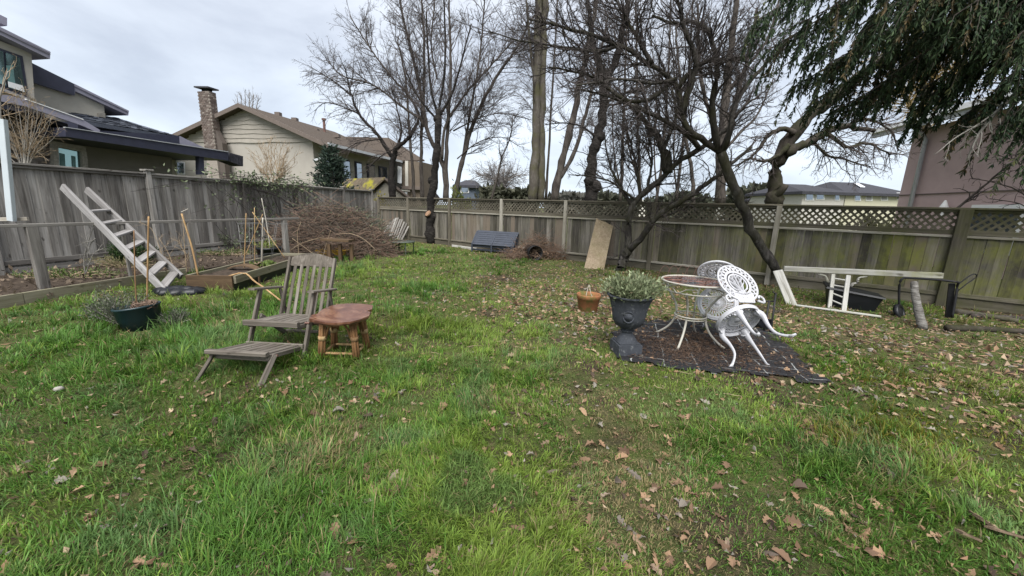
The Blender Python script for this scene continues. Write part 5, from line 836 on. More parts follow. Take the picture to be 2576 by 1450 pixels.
for pts in ([(2094, 725), (2090, 712), (2082, 708), (2078, 696), (2068, 692), (2058, 690)], [(2140, 722), (2146, 714), (2156, 712), (2160, 700), (2172, 697), (2182, 696)]):
    b = MB(); b.tube(cat([onb(*p) for p in pts], 16), np.array([.018, .022, .024, .018, .014, .018, .022, .024, .018, .014, .012, .012, .014, .014, .012, .008]), 6); b.build('bracket', 'white_paint_wood', WB, True)
WLB = plank('white_board', A(1956, 681, 6.5), G(1994, 769)-[0, 0, .02], .15, .035, 'white_paint_wood', None, (1, -.2, .1), .006); tag(WLB, 'short white peeling board leaning at the left end of the white beam', 'board')
WP = plank('white_plank', G(1997, 772)+[0, 0, .03], G(2215, 800)+[0, 0, .02], .04, .025, 'white_paint_wood', None, (0, 1, 0)); tag(WP, 'white peeling plank on the ground below the ladder post frame', 'plank')
# black tub, black frame, birch log and lumber along the right fence
TB = thing('storage_tub', 'black plastic tub full of dark clutter behind the white ladder post', 'tub', G(2135, 785)); b = MB(frame(G(2140, 778)+[0.1, .15, 0], -.55)); b.hexa([(-.28, -.16, 0), (.28, -.16, 0), (.28, .16, 0), (-.28, .16, 0), (-.34, -.2, .30), (.34, -.2, .22), (.34, .2, .22), (-.34, .2, .33)]); b.build('tub_body', 'black_plastic', TB)
b = MB(frame(G(2140, 778)+[0.1, .15, 0], -.55)); b.hexa([(-.37, -.23, .30), (.37, -.23, .22), (.37, .23, .22), (-.37, .23, .33), (-.36, -.22, .325), (.36, -.22, .245), (.36, .22, .245), (-.36, .22, .355)]); b.build('lid', 'black_plastic', TB)
BF = thing('black_frame', 'black metal tubular frame with folding handle leaning by the mossy post', 'frame', G(2330, 805))
fp = [A(2262, 792, 5.75), A(2262, 730, 5.75), A(2268, 703, 5.75), A(2290, 700, 5.7), A(2400, 709, 5.4), A(2408, 722, 5.4), A(2395, 800, 5.35)]
b = MB(); b.tube(cat(fp, 30), .016, 8); b.build('tube_frame', 'black_iron', BF, True)
b = MB(); b.tube(cat([A(2410, 716, 5.4), A(2440, 694, 5.38), A(2453, 690, 5.36), A(2456, 697, 5.36), A(2430, 716, 5.38), A(2410, 732, 5.4)], 20), .008, 6); b.build('handle', 'black_iron', BF, True)
b = MB(); b.prism([A(2388, 714, 5.46), A(2404, 714, 5.42), A(2394, 800, 5.4), A(2378, 798, 5.46)], (0.02, .03, 0)); b.build('side_panel', 'black_iron', BF)
WL = thing('cart_wheel', 'small black wheel lying beside the black tubular frame', 'wheel', G(2262, 800)); wM = frame(A(2262, 786, 5.72), .5, 1.2); b = MB(wM); b.lathe([(.08, -.03), (.12, -.03), (.13, 0), (.12, .03), (.08, .03), (.08, -.03)], (0, 0, 0), 24); b.build('tyre', 'black_plastic', WL, True); b = MB(wM); b.lathe([(0, -.02), (.085, -.02), (.085, .02), (0, .02)], (0, 0, 0), 20); b.build('rim', 'black_iron', WL, True)
b = MB(); P = cat([G(2322, 826), A(2312, 790, 5.15), A(2302, 740, 5.3), A(2300, 712, 5.42)], 12); P[0, 2] = -.02; b.tube(P, np.linspace(.055, .04, 12)*(1+.05*np.sin(np.arange(12)*2)), 10); o = b.build('birch_log', 'bark_birch', None, True); tag(o, 'pale banded birch log propped up against the black frame', 'log')
for q, (x0, y0, x1, y1, r_, mt_, lab, nm, ct) in enumerate([(2400, 790, 2560, 815, .05, 'bark_grey', 'grey mossy log lying along the foot of the fence at right', 'log', 'log'), (2440, 800, 2640, 812, .04, 'bark_brown', 'thin dark log lying in front of the grey mossy log', 'log', 'log'), (2380, 832, 2640, 846, .045, 'bark_willow', 'long brown pole lying on the bare soil near the right edge', 'pole', 'pole')]):
    a, e = G(x0, y0), G(x1, y1); b = MB(); P = cat([a, (a+e)/2+[0, .04, .02], e], 10); P[:, 2] = r_*.8; b.tube(P, r_*np.linspace(1, .7, 10), 8); o = b.build(nm, mt_, None, True); tag(o, lab, ct)
# ---- garden bed edging, rails and posts along the left fence
BE = thing('bed_edging', 'weathered timber edging of the long bed beside the left fence', 'edging', G(250, 728))
ed = [G(-260, 838), G(60, 764), G(470, 694)]; ed[0] = ed[1]+(ed[1]-ed[2])*1.0
for a, e in zip(ed[:-1], ed[1:]): plank('edge_board', a+(e-a)*.002+[0, 0, .065], e+[0, 0, .065], .16, .04, 'bed_board', BE, (0, 0, 1))
SB = MB(); dirl = nrm(ed[2]-ed[1]); bp = [ed[0]+dirl*0, ed[2]+dirl*5.0, SP(8.5, -.1, 0), SP(-3, -.1, 0)]
gx_, gy_ = np.meshgrid(np.linspace(0, 1, 60), np.linspace(0, 1, 14)); Q = (np.array(bp[0])*(1-gx_[..., None])+np.array(bp[1])*gx_[..., None])*(1-gy_[..., None])+(np.array(bp[3])*(1-gx_[..., None])+np.array(bp[2])*gx_[..., None])*gy_[..., None]; Q[..., 2] = .045+.05*fbm(gx_*30, gy_*8, 8, 3); i, j = np.meshgrid(np.arange(13), np.arange(59), indexing='ij'); q4 = np.stack([i*60+j, i*60+j+1, (i+1)*60+j+1, (i+1)*60+j], -1).reshape(-1, 4)
me = qmesh('bed_soil', Q.reshape(-1, 3), [q4], None, True); me.materials.append(MT['soil']); o = bpy.data.objects.new('bed_soil', me); link(o); tag(o, 'dark soil of the long bed beside the left fence', 'soil', None, 'structure')
GR = thing('bed_rail', 'grey timber rail on posts running along the left garden bed', 'railing', G(345, 712))
b1, b2 = np.array([-6.62, 5.3, 0]), np.array([-5.96, 7.22, 0]); dr_ = nrm(b2-b1)
plank('rail', b1-dr_*1.6+[0, 0, .985], b1+dr_*4.35+[0, 0, 1.0], .045, .06, 'fence_grey', GR, (0, 0, 1))
for f, w in ((0.0, .11), (1.95, .085), (3.95, .10), (.98, .04)): p = b1+dr_*f; plank('post', p+[0, 0, -.05], p+[0, 0, .965], w, .09 if w > .05 else .04, 'fence_grey', GR, dr_)
plank('white_post', A(30, 556, 5.3), A(6, 300, 5.3), .085, .05, 'white_post', GR, (1, 0, 0)); plank('short_board', A(-30, 553, 5.3), A(70, 551, 5.4), .05, .03, 'pale_stick', GR, (0, 0, 1))
# ---- ladder
LD = thing('ladder', 'pale weathered wooden step ladder leaning over the garden bed rail', 'ladder', (-5.4, 5.8, 0))
la, lb_ = np.array([-5.19, 5.64, -.02]), A(157, 470, 6.05); ra_, rb_ = A(456, 697, 6.08), A(218, 478, 6.42); wv = ra_-la; nrm_up = nrm(np.cross(wv, lb_-la)); nrm_up *= np.sign(nrm_up[2])
plank('rail', la, lb_, .11, .042, 'ladder_wood', LD, nrm_up, .008); plank('rail', ra_, rb_, .11, .042, 'ladder_wood', LD, nrm_up, .008)
for i in range(7):
    f = .06+i*.118; a = la+(lb_-la)*f; e = ra_+(rb_-ra_)*f; a = a+(e-a)*.05; e = e-(e-a)*.05; plank('tread', a+[0, 0, .0], e, .13, .03, 'ladder_wood', LD, np.cross(e-a, UPV))
# ---- raised bed box
RB = thing('raised_bed', 'raised wooden vegetable bed with dark brown front board behind the lounge chair', 'planter', (-4.75, 6.8, 0))
f0, f1 = np.array([-5.03, 5.82, 0]), np.array([-4.36, 5.88, 0]); bkd = nrm(np.array([-.06, 1, 0])); L_ = 2.75; f2, f3 = f1+bkd*L_, f0+bkd*L_
plank('front_board', f0+[0, 0, .12], f1+[0, 0, .12], .27, .035, 'brown_board', RB, (0, 0, 1)); plank('side_board', f1+[.02, .02, .19], f2+[.02, 0, .22], .125, .035, 'bed_board', RB, (0, 0, 1)); plank('side_board', f0+[0, .02, .19], f3+[0, 0, .2], .13, .035, 'bed_board', RB, (0, 0, 1)); plank('back_board', f3+[0, 0, .14], f2+[0, 0, .14], .25, .035, 'bed_board', RB, (0, 0, 1)); plank('dark_strip', f1+[-.01, .02, .07], f2+[-.01, 0, .09], .15, .012, 'black_plastic', RB, (0, 0, 1)); plank('stake', f1+[.05, .55, -.02], f1+[.05, .55, .14], .04, .02, 'brown_board', RB, (0, 1, 0))  # near-black strip fills the space below the right side board
gx_, gy_ = np.meshgrid(np.linspace(0, 1, 20), np.linspace(0, 1, 40)); Q = (f0*(1-gx_[..., None])+f1*gx_[..., None])+bkd*(L_*gy_[..., None]); Q[..., 2] = .175+.06*fbm(gx_*5, gy_*18, 12, 3); i, j = np.meshgrid(np.arange(39), np.arange(19), indexing='ij'); q4 = np.stack([i*20+j, i*20+j+1, (i+1)*20+j+1, (i+1)*20+j], -1).reshape(-1, 4)
me = qmesh('soil', Q.reshape(-1, 3), [q4], None, True); me.materials.append(MT['soil']); o = bpy.data.objects.new('soil', me); link(o, RB)
o.location = Vector((0, 0, 0))-RB.location
b = MB(); P = [f0+bkd*.75+np.array([.12+.5*t, .05*math.sin(3*t), .24+.05*math.sin(math.pi*t)]) for t in np.linspace(0, 1, 8)]
for k in range(7): b.prism([P[k], P[k+1], P[k+1]+[0, .12, .02], P[k]+[0, .12, .02]], (0, 0, -.012))
o = b.build('bark_slab', 'brown_board'); tag(o, 'curved dark bark slab lying across the raised bed', 'bark')
b = MB(); c_ = f0+bkd*1.0+[.3, .1, .25]; b.prism([c_, c_+[.09, .02, .03], c_+[.12, .1, .05], c_+[.03, .12, .02]], (0, 0, .012)); b.prism([c_+[.05, .03, .03], c_+[.16, -.02, .02], c_+[.18, .06, .05]], (0, 0, .01)); o = b.build('cardboard_scrap', 'bark_piece'); tag(o, 'crumpled tan scrap lying on the raised bed soil', 'scrap')
# stakes and canes: each its own thing
def cane(label, pts, r, mat, name='garden_cane', c='cane'):
    b = MB(); P = cat(pts, 10); b.tube(P, r*np.linspace(1.05, .85, 10)*(1+.06*np.sin(np.arange(10)*2.2)), 7); o = b.build(name, mat, None, True); tag(o, label, c, 'garden canes'); return o
yb = 6.3
cane('orange brown stalk leaning over the near end of the raised bed', [A(499, 697, 6.0), A(482, 620, 6.05), A(457, 538, 6.1)], .014, 'bamboo'); cane('small pale stick atop the orange brown stalk', [A(456, 534, 6.1), A(473, 526, 6.1)], .006, 'pale_stick')
cane('upright pale bamboo cane at the middle of the raised bed', [A(614, 679, 6.9), A(617, 600, 6.9), A(619, 537, 6.9)], .009, 'bamboo'); cane('bamboo cane leaning right across the upright cane', [A(616, 645, 7.4), A(640, 590, 7.4), A(661, 539, 7.4)], .008, 'bamboo'); cane('long bamboo cane slanting down right over the black pot', [A(717, 650, 8.0), A(675, 590, 7.9), A(635, 534, 7.8)], .009, 'bamboo')
cane('tall thin pale cane beside the brush heap', [A(680, 625, 8.2), A(670, 560, 8.2), A(658, 499, 8.2)], .008, 'pale_stick'); cane('thick grey stake standing in the far end of raised bed', [A(658, 670, 7.6), A(660, 610, 7.6), A(661, 548, 7.6)], .016, 'pale_stick'); cane('thin reddish cane left of the thick grey stake', [A(641, 666, 7.5), A(641, 600, 7.5), A(640, 523, 7.5)], .007, 'bamboo')
cane('broken yellow bamboo cane bent over the corner of raised bed', [A(562, 699, 6.1), A(613, 687, 6.15), A(640, 708, 5.6), A(668, 727, 5.2), A(705, 756, 4.9)], .013, 'bamboo')
cane('thin cane standing in the green pot in front of ladder', [A(345, 790, 4.15), A(340, 700, 4.15), A(337, 580, 4.2)], .006, 'bamboo'); cane('orange cane leaning by the ladder treads', [A(370, 770, 4.6), A(372, 650, 4.6), A(374, 545, 4.6)], .010, 'bamboo')
# wire tomato cages
def cage(label, cx, rings, legs, Yd):
    t = thing('tomato_cage', label, 'cage', A(cx, 665, Yd)*[1, 1, 0], 'tomato cages'); th = np.arange(28)*2*math.pi/28
    for (x, y, rp) in rings: c = A(x, y, Yd); r = rp/FPX*Yd; b = MB(); b.tube([c+[r*math.cos(a), r*math.sin(a), 0] for a in th], .0028, 5, closed=True); b.build('ring', 'steel_wire', t, True)
    x0, y0, r0 = rings[0]; x1, y1, r1 = rings[-1]; ct_, cb_ = A(x0, y0, Yd), A(x1, y1, Yd)
    for a in (.4, 2.0, 3.6, 5.2): b = MB(); e = np.array([math.cos(a), math.sin(a), 0]); b.tube([ct_+e*r0/FPX*Yd, cb_+e*r1/FPX*Yd, (cb_+e*r1/FPX*Yd*.8)*[1, 1, 0]+[0, 0, .1]], .0026, 5); b.build('wire_leg', 'steel_wire', t, True)
cage('wire tomato cage over the black plant pot', 695, [(695, 563, 24), (686, 602, 23), (683, 640, 20)], 4, 7.9); cage('wire tomato cage around the canes at the middle of raised bed', 630, [(630, 562, 26), (630, 606, 25), (632, 645, 20)], 4, 7.3)
BP = thing('plant_pot', 'black plastic plant pot with young green plant beyond the raised bed', 'pot', G(680, 662)); pc = G(680, 662); b = MB(); b.lathe([(0, 0), (.2, 0), (.245, .32), (.26, .32), (.26, .36), (.235, .36), (.22, .28), (0, .28)], pc, 28); b.build('pot_body', 'black_plastic', BP, True)
bush('potted_plant', 'young yellow green plant growing in the black plastic pot', pc+[-.08, 0, .28], (.22, .2, .28), 260, (.10, .14, .03), (.30, .34, .10), 411, .055, .5, 'plant', stems=9)
bush('strawberry_plant', 'low green leafy plant on the raised bed soil', f0+bkd*1.25+[.45, 0, .2], (.22, .2, .12), 240, (.06, .10, .02), (.2, .26, .07), 412, .05, .7, 'plant', stems=12)
bush('dark_shrub', 'dark green shrub at the foot of left fence behind the ladder', SP(1.55, -.55, .03), (.45, .35, .52), 2400, (.012, .03, .010), (.05, .09, .025), 413, .05, .5, 'shrub', stems=26)
bush('weed_clump', 'dry pale weeds in the bed below the ladder', SP(1.2, -.95, .05), (.7, .25, .28), 700, (.12, .11, .05), (.26, .25, .13), 414, .05, .25, 'plant', 'leaf_dry', 26)
bush('weed_clump', 'low green weeds in the long bed beside the dark shrub', SP(.2, -1.2, .05), (1.1, .4, .14), 700, (.05, .09, .02), (.14, .19, .05), 415, .05, .35, 'plant', stems=30); bush('weed_clump', 'low green weeds in the bed left of the raised vegetable bed', SP(3.3, -1.0, .05), (.9, .4, .16), 600, (.05, .08, .02), (.14, .18, .06), 416, .05, .35, 'plant', stems=26)
tree('dead_vine', 'dead pale vine twisting up the small rail post left of the ladder', [(pv((215, 690, 5.9), (212, 650, 5.9), (225, 600, 5.9), (240, 560, 5.9)), .01, .004, 12, .35, .1), (pv((215, 690, 5.9), (235, 640, 5.9), (260, 625, 5.9)), .008, .004, 8, .3, .1), (pv((240, 600, 5.9), (225, 620, 5.9), (218, 660, 5.9)), .007, .003, 8, .25, .1)], 'twig_grey', 'twig_grey', dict(k=[6, 5, 4], n=[5, 3, 3], rmin=.002), 151, cat_='plant', trunk_name='stems')
tree('dead_tomato', 'dry dead tomato vine hanging beside the orange brown stalk', [(pv((470, 690, 6.0), (466, 640, 6.0), (462, 590, 6.0), (460, 550, 6.05)), .007, .003, 14, .35, .1), (pv((466, 640, 6.0), (450, 610, 6.0), (430, 600, 6.0)), .005, .002, 10, .3, .1), (pv((420, 690, 6.2), (400, 620, 6.2), (380, 575, 6.2), (350, 560, 6.2)), .005, .002, 14, .35, .1), (pv((440, 690, 6.1), (425, 640, 6.2), (400, 600, 6.2)), .005, .002, 12, .3, .1)], 'twig_tan', 'twig_tan', dict(k=[6, 5, 4], n=[4, 3, 3], rmin=.0018, wob=[.2, .3, .3]), 152, cat_='plant', trunk_name='stems')
# ---- teal pot with thyme shrub
TL = thing('teal_pot', 'dark teal plastic pot half sunk in grass in front of the ladder', 'pot', (-4.15, 4.1, 0)); pc = np.array([-4.13, 4.12, -.03]); b = MB(frame(pc, 0, 0, -.12)); b.lathe([(0, 0), (.165, 0), (.178, .12), (.185, .125), (.195, .25), (.205, .255), (.205, .275), (.188, .275), (.175, .19), (0, .19)], (0, 0, 0), 30); b.build('pot_body', 'teal_plastic', TL, True)
b = MB(); T = Tubes(); rg = np.random.default_rng(161)
for q in range(60):
    a = rg.uniform(0, 6.28); c_ = pc+[.06, 0, .28]; r_ = rg.uniform(.05, .12); P = cat([c_+[r_*math.cos(a+k), r_*math.sin(a+k), rg.uniform(-.04, .05)] for k in (0, .7, 1.4, 2.1)], 7); T.add(P, .0035, 3)
T.build('root_tangle', 'twig_red', TL)
bush('grey_thyme_shrub', 'grey green woody shrub spilling left of the teal pot', (-4.42, 4.18, 0), (.36, .26, .42), 3000, (.05, .062, .04), (.16, .175, .115), 421, .028, .4, 'shrub', stems=44, smat='twig_grey'); bush('grey_thyme_shrub', 'small grey green clump right of the teal pot', (-3.83, 4.22, 0), (.2, .16, .2), 900, (.045, .06, .035), (.13, .15, .09), 422, .026, .4, 'shrub', stems=20, smat='twig_grey')
BG = MB(); c_ = G(455, 738); rgb = np.random.default_rng(5)
for q in range(9): a = q*.7; BG.lathe([(0, -.06), (.1, -.05), (.13, .0), (.09, .05), (0, .07)], c_+[.16*math.cos(a)*1.6, .1*math.sin(a), .03], 9, lambda th, z: 1+.3*np.sin(th*3+q))
o = BG.build('plastic_sack', 'black_plastic', None, True); tag(o, 'crumpled black plastic sack at the foot of the ladder', 'sack')
# ---- brush heap, low bench under it, yellow tray, small green table
BH = thing('brush_heap', 'large heap of cut reddish brown twigs beside the left fence', 'brush heap', (-5.0, 10.6, 0)); rg = np.random.default_rng(171)
def mound(T, n, c, R, rr, L, flat_=.25, droop=.10, K=6):
    for q in range(n):
        a = rg.uniform(0, 6.28); u = math.sqrt(rg.random())*.95; z = R[2]*(1-u**2.2)*rg.uniform(.25, 1.05); p = np.array([c[0]+R[0]*u*math.cos(a), c[1]+R[1]*u*math.sin(a), z+.03]); b_ = rg.uniform(0, 6.28) if rg.random() < .4 else rg.normal(0, .5)+(math.pi if rg.random() < .5 else 0); d = np.array([math.cos(b_), math.sin(b_)*.6, rg.normal(.05, flat_)]); l = rg.uniform(.5, 1.3)*L; P = np.empty((K, 3)); P[0] = p-d*l/2
        for i in range(1, K): d = nrm(d+rg.normal(0, .12, 3)+[0, 0, -droop*(i/K)]); P[i] = P[i-1]+d*l/(K-1)
        P[:, 2] = np.maximum(P[:, 2], .02); T.add(P, rg.uniform(.6, 1.3)*rr*np.linspace(1, .4, K), 3)
T = Tubes(); mound(T, 1300, (-5.05, 10.75), (1.6, 1.15, 1.3), .007, 1.0, .4, .2); mound(T, 600, (-4.5, 10.5), (1.2, .8, .7), .006, 1.0, .35, .2); T.build('red_twigs', 'twig_red', BH); T = Tubes(); mound(T, 1300, (-5.0, 10.75), (1.75, 1.25, 1.34), .0065, .9, .5, .25); mound(T, 60, (-5.0, 10.4), (1.7, .9, 1.0), .011, 1.5, .4, .2); T.build('grey_twigs', 'twig_brush', BH)
T = Tubes(); mound(T, 1300, (-5.1, 10.9), (1.5, 1.0, 1.15), .009, .9, .5, .1); T.build('dark_twigs', 'bark_brown', BH)
n = 1500; a = rg.uniform(0, 6.28, n); u = np.sqrt(rg.random(n)); pos = np.stack([-4.9+1.9*u*np.cos(a), 10.9+1.2*u*np.sin(a), 1.38*(1-u**2.2)*rg.uniform(.6, 1.05, n)+.03], 1); leafobj('leaves', [leafset(pos, rg.uniform(.04, .09, n), .5, cols(rg, n, (.05, .065, .035), (.16, .17, .10)), rg)], 'leaf_green', BH)
for q, (pts, lab) in enumerate([([(752, 655), (750, 620), (748, 585), (757, 560)], 'pale bent stick standing at the front of brush heap'), ([(812, 650), (822, 610), (832, 580)], 'pale straight stick before the yellow tray'), ([(716, 640), (760, 612), (815, 596)], 'pale stick slanting up right through the heap front'), ([(948, 632), (915, 602), (880, 588), (845, 590)], 'pale stick drooping right over the bench under heap'), ([(735, 600), (765, 622), (800, 648)], 'white tipped stick slanting down right at the heap front')]):
    o = cane(lab, [A(x, y, 9.15+.07*q) for x, y in pts], .006, 'twig_tan', 'cut_stick', 'stick'); o['group'] = 'loose sticks at the brush heap'
BN = thing('low_bench', 'dark low wooden bench half buried under the brush heap', 'bench', G(850, 652)); c0 = G(830, 655)
plank('bench_top', A(815, 602, 9.35), A(885, 606, 9.3), .34, .05, 'brown_board', BN, (0, 1, 0))
for x, y in ((825, 660), (853, 660), (882, 660)): p = G(x, y)+[0, .1, 0]; plank('leg', p*[1, 1, 0], p*[1, 1, 0]+[0, 0, .42], .08, .07, 'brown_board', BN, (1, 0, 0))
YT = MB(); c_ = A(842, 627, 10.0)*[1, 1, 0]+[0, 0, .05]; YT.hexa([c_+[-.3, -.2, 0], c_+[.3, -.2, 0], c_+[.3, .2, 0], c_+[-.3, .2, 0], c_+[-.42, -.25, .16], c_+[.42, -.25, .16], c_+[.42, .28, .2], c_+[-.42, .28, .2]]); o = YT.build('yellow_tray', 'yellow_plastic'); tag(o, 'bright yellow plastic tray under the brush heap bench', 'tray')
GT = thing('metal_table', 'small low round dark metal table beside the brush heap', 'table', G(1005, 640)); c_ = G(1006, 642)+[0, .2, 0]; b = MB(); b.lathe([(0, .345), (.36, .345), (.38, .35), (.38, .372), (0, .36)], c_, 26); b.build('table_top', 'green_metal', GT, True)
for a in (.5, 2.1, 3.7, 5.3): b = MB(); b.tube([c_+[.33*math.cos(a), .33*math.sin(a), .35], c_+[.34*math.cos(a), .34*math.sin(a), -.02]], .016, 6); b.build('leg', 'green_metal', GT)
# vine over the left fence
VN = thing('bramble_vine', 'leafy bramble vine sprawling over and down the left board fence', 'vine', SP(5.2, -.3, 0)); rg = np.random.default_rng(181); T = Tubes(); sets = []
for q in range(46):
    s0 = rg.uniform(4.2, 6.4); P = [SP(s0+rg.normal(0, .1), -.35, .05), SP(s0+rg.normal(0, .3), -.3, .9), SP(s0+rg.normal(0, .5), -.15, 1.85), SP(s0+rg.normal(0, .9), -.1+rg.normal(0, .15), 2.0+rg.uniform(-.05, .22)), SP(s0+rg.normal(0, 1.5), -.3+rg.normal(0, .15), 1.6+rg.normal(0, .3))]
    if rg.random() < .45: P = P[:3]
    if rg.random() < .3: P = [SP(s0, -.2, 1.9), SP(s0+.7, -.4, 1.85), SP(s0+1.3, -.6, 1.5), SP(s0+1.7, -.8, 1.0)]
    P = cat(P, 12); T.add(P, np.linspace(.009, .003, 12), 4); m = 40; f = rg.random(m)*10.99; i = f.astype(int); f = (f-i)[:, None]; hi_ = P[i]*(1-f)+P[i+1]*f; k = (hi_[:, 2] > 1.75) | (rg.random(m) < .35); pos = hi_[k]+rg.normal(0, .05, (k.sum(), 3)); sets.append(leafset(pos, rg.uniform(.05, .11, len(pos)), .6, cols(rg, len(pos), (.05, .075, .03), (.19, .22, .13)), rg))
P = cat([SP(5.0, -.2, 1.7), SP(5.6, -.5, 1.5), SP(6.2, -.8, .9), SP(6.5, -1.0, .3)], 12); T.add(P, .022, 6); T.build('stems', 'twig_dark', VN); leafobj('leaves', sets, 'leaf_green', VN)
bush('fence_bramble', 'pale green bramble leaves low on left fence behind the canes', SP(4.2, -.4, .05), (.9, .25, .75), 320, (.06, .08, .045), (.2, .22, .14), 431, .07, .6, 'plant', stems=14, smat='twig_dark'); bush('corner_bramble', 'grey green brambles beyond the brush heap in the fence corner', SP(8.9, -.7, .03), (1.3, .6, 1.15), 1600, (.05, .065, .045), (.17, .19, .14), 432, .08, .5, 'plant', stems=40, smat='twig_dark')
# ---- items along the back fence
PK = thing('picket_panel', 'pale bleached picket panel leaning on the fence corner behind the small table', 'panel', RP(1.4, -.5, 0))
for i in range(11): s_ = .72+i*.125; h_ = .5+.34*math.sin((i+1)/12*math.pi)**1.2+rs.uniform(-.03, .03); plank('picket', RP(s_, -.5, .0), RP(s_+.03, -.12, h_), .085, .02, 'fence_grey', PK, RE)
BB = thing('blue_bench', 'dark blue slatted bench tipped forward against the back fence', 'bench', (-.7, 12.4, 0)); e0, e1 = np.array([-1.32, 12.1, 0]), np.array([-.02, 11.6, 0]); bd = nrm(e1-e0); bb_ = np.array([-bd[1], bd[0], 0])
for i in range(7):
    f = i/6; o_ = bb_*(.02+.34*f)+np.array([0, 0, .27+.36*f]); plank('slat', e0+o_+bd*(.03*f), e1+o_-bd*.0+bd*.05*f, .078, .022, 'bin_blue', BB, bb_*.34+np.array([0, 0, .36]))
for f in (.02, .5, .97): p = e0+(e1-e0)*f; plank('leg', p+[0, 0, -.04], p+[0, 0, .27], .05, .04, 'bin_blue', BB, bd); plank('support', p+[0, 0, .25]-bb_*.0, p+bb_*.36+[0, 0, .62], .045, .05, 'bin_blue', BB, bd)
plank('rail', e0+bb_*.06+[0, 0, .21], e1+bb_*.06+[0, 0, .21], .10, .02, 'bin_blue', BB, (0, 0, 1)); plank('rail', e0+bb_*.1+[0, 0, .08], e1+bb_*.1+[0, 0, .08], .05, .02, 'bin_blue', BB, (0, 0, 1))
b = MB(); b.prism([e1+[0, 0, 0], e1+bb_*.1+[0, 0, 0], e1+bb_*.42+[0, 0, .3], e1+bb_*.40+[0, 0, .62], e1+[0, 0, .26]], bd*.03); b.build('end_panel', 'bin_blue', BB)
WPK = plank('white_board', RP(4.5, -.25, .03), RP(5.7, -.3, .03), .08, .03, 'white_paint_wood', None, (0, 0, 1)); tag(WPK, 'white painted board lying at the fence foot left of the blue bench', 'board')
DR = thing('rusty_drum', 'dark open drum lying on its side in dead twigs by the back fence', 'drum', (.62, 10.75, 0)); dM = frame((.62, 10.6, .2), .25, math.radians(-90)); b = MB(dM); b.lathe([(.0, -.5), (.19, -.5), (.2, 0), (.205, .01), (.19, .01), (.18, -.45), (0, -.45)], (0, 0, 0), 28); b.M = np.array(Matrix(dM)@Matrix.Rotation(math.pi, 4, 'X')); b2_ = MB(np.array(Matrix(dM)@Matrix.Rotation(math.pi, 4, 'X'))); b2_.lathe([(0, -.55), (.19, -.55), (.2, 0), (.208, .01), (.19, .012), (.18, -.5), (0, -.5)], (0, 0, 0), 28); b2_.build('drum_shell', 'black_iron', DR, True)
TW = thing('twig_heap', 'heap of dead brown twigs and leaves around the rusty drum', 'brush heap', (.6, 10.9, 0)); T = Tubes(); mound(T, 420, (.75, 11.0), (.85, .4, .65), .005, .5, .6, .02); mound(T, 120, (-.0, 10.9), (.5, .3, .2), .006, .5); T.build('twigs', 'twig_red', TW); n = 600; a = rg.uniform(0, 6.28, n); u = np.sqrt(rg.random(n)); pos = np.stack([.7+.85*u*np.cos(a), 11.0+.35*u*np.sin(a), .7*(1-u**1.5)*rg.random(n)+.03], 1); leafobj('dry_leaves', [leafset(pos, rg.uniform(.04, .09, n), .6, cols(rg, n, (.09, .05, .03), (.28, .19, .12)), rg)], 'leaf_dry', TW)
b = MB(); q_ = [G(1469, 676), G(1519, 679), A(1546, 551, 10.35), A(1502, 542, 10.5)]; q_[0][2] = q_[1][2] = -.02; b.prism([p-[0, 0, 0] for p in q_], nrm(np.cross(q_[1]-q_[0], q_[3]-q_[0]))*-.018); o = b.build('plywood_sheet', 'plywood'); tag(o, 'tall tan plywood sheet leaning on the fence left of the apple tree', 'board')
# wire loop edging under the fence
WE = thing('wire_edging', 'low wire loop edging half hidden at the fence foot behind the table', 'edging', G(1720, 690))
for i in range(7): x = 1672+i*22; c_ = A(x, 690, 8.0); b = MB(); b.tube([c_+[.13*math.cos(a), 0, -.12+.30*math.sin(a)] for a in np.linspace(0, math.pi, 14)], .006, 5); b.build('loop', 'copper_pipe', WE, True)
# a few stray pieces in the foreground
def clump(label, px, py, s, mat='clump_brown'):
    c_ = G(px, py); b = MB(); rg_ = np.random.default_rng(int(px)); 
    for q in range(9): b.lathe([(0, -.6*s), (s*.6, -.35*s), (s*.75, 0), (s*.5, .4*s), (0, .6*s)], c_+np.array([*rg_.normal(0, s*.55, 2), s*.5+rg_.uniform(0, s*.4)]), 9, lambda th, z: 1+.3*np.sin(th*4+q)+.1*np.cos(th*7))
    o = b.build('soil_clump', mat, None, True); tag(o, label, 'clump', 'brown clumps in the grass')
clump('upper of two rusty brown clumps in the middle foreground grass', 1000, 1218, .022); clump('lower of two rusty brown clumps in the middle foreground grass', 997, 1250, .028)
for q, (x0, y0, x1, y1, lab) in enumerate([(2430, 1300, 2500, 1345, 'long pale bark strip in the grass near right edge'), (2395, 1348, 2465, 1378, 'short pale bark strip below the long one near right edge'), (2470, 1340, 2576, 1370, 'pale bark strip cut by the right picture edge')]):
    a, e = G(x0, y0), G(x1, y1); b = MB(); m_ = (a+e)/2; w = np.cross(nrm(e-a), UPV)*.022; P = [a, a+(e-a)*.3+w, m_+w*.8, e+w*.3, e-w*.2, m_-w, a+(e-a)*.25-w*.7]; b.prism([p+[0, 0, .03+.012*math.sin(i_)] for i_, p in enumerate(P)], (0, 0, .012)); o = b.build('bark_strip', 'bark_piece'); tag(o, lab, 'bark', 'bark strips in the grass')
b = MB(); c_ = G(149, 985); b.lathe([(0, -.02), (.02, -.01), (.026, .005), (.015, .018), (0, .02)], c_+[0, 0, .018], 10, lambda th, z: 1+.2*np.sin(th*2)); o = b.build('pebble', 'stone_pale', None, True); tag(o, 'pale pebble in the grass left of the lounge chair', 'stone')
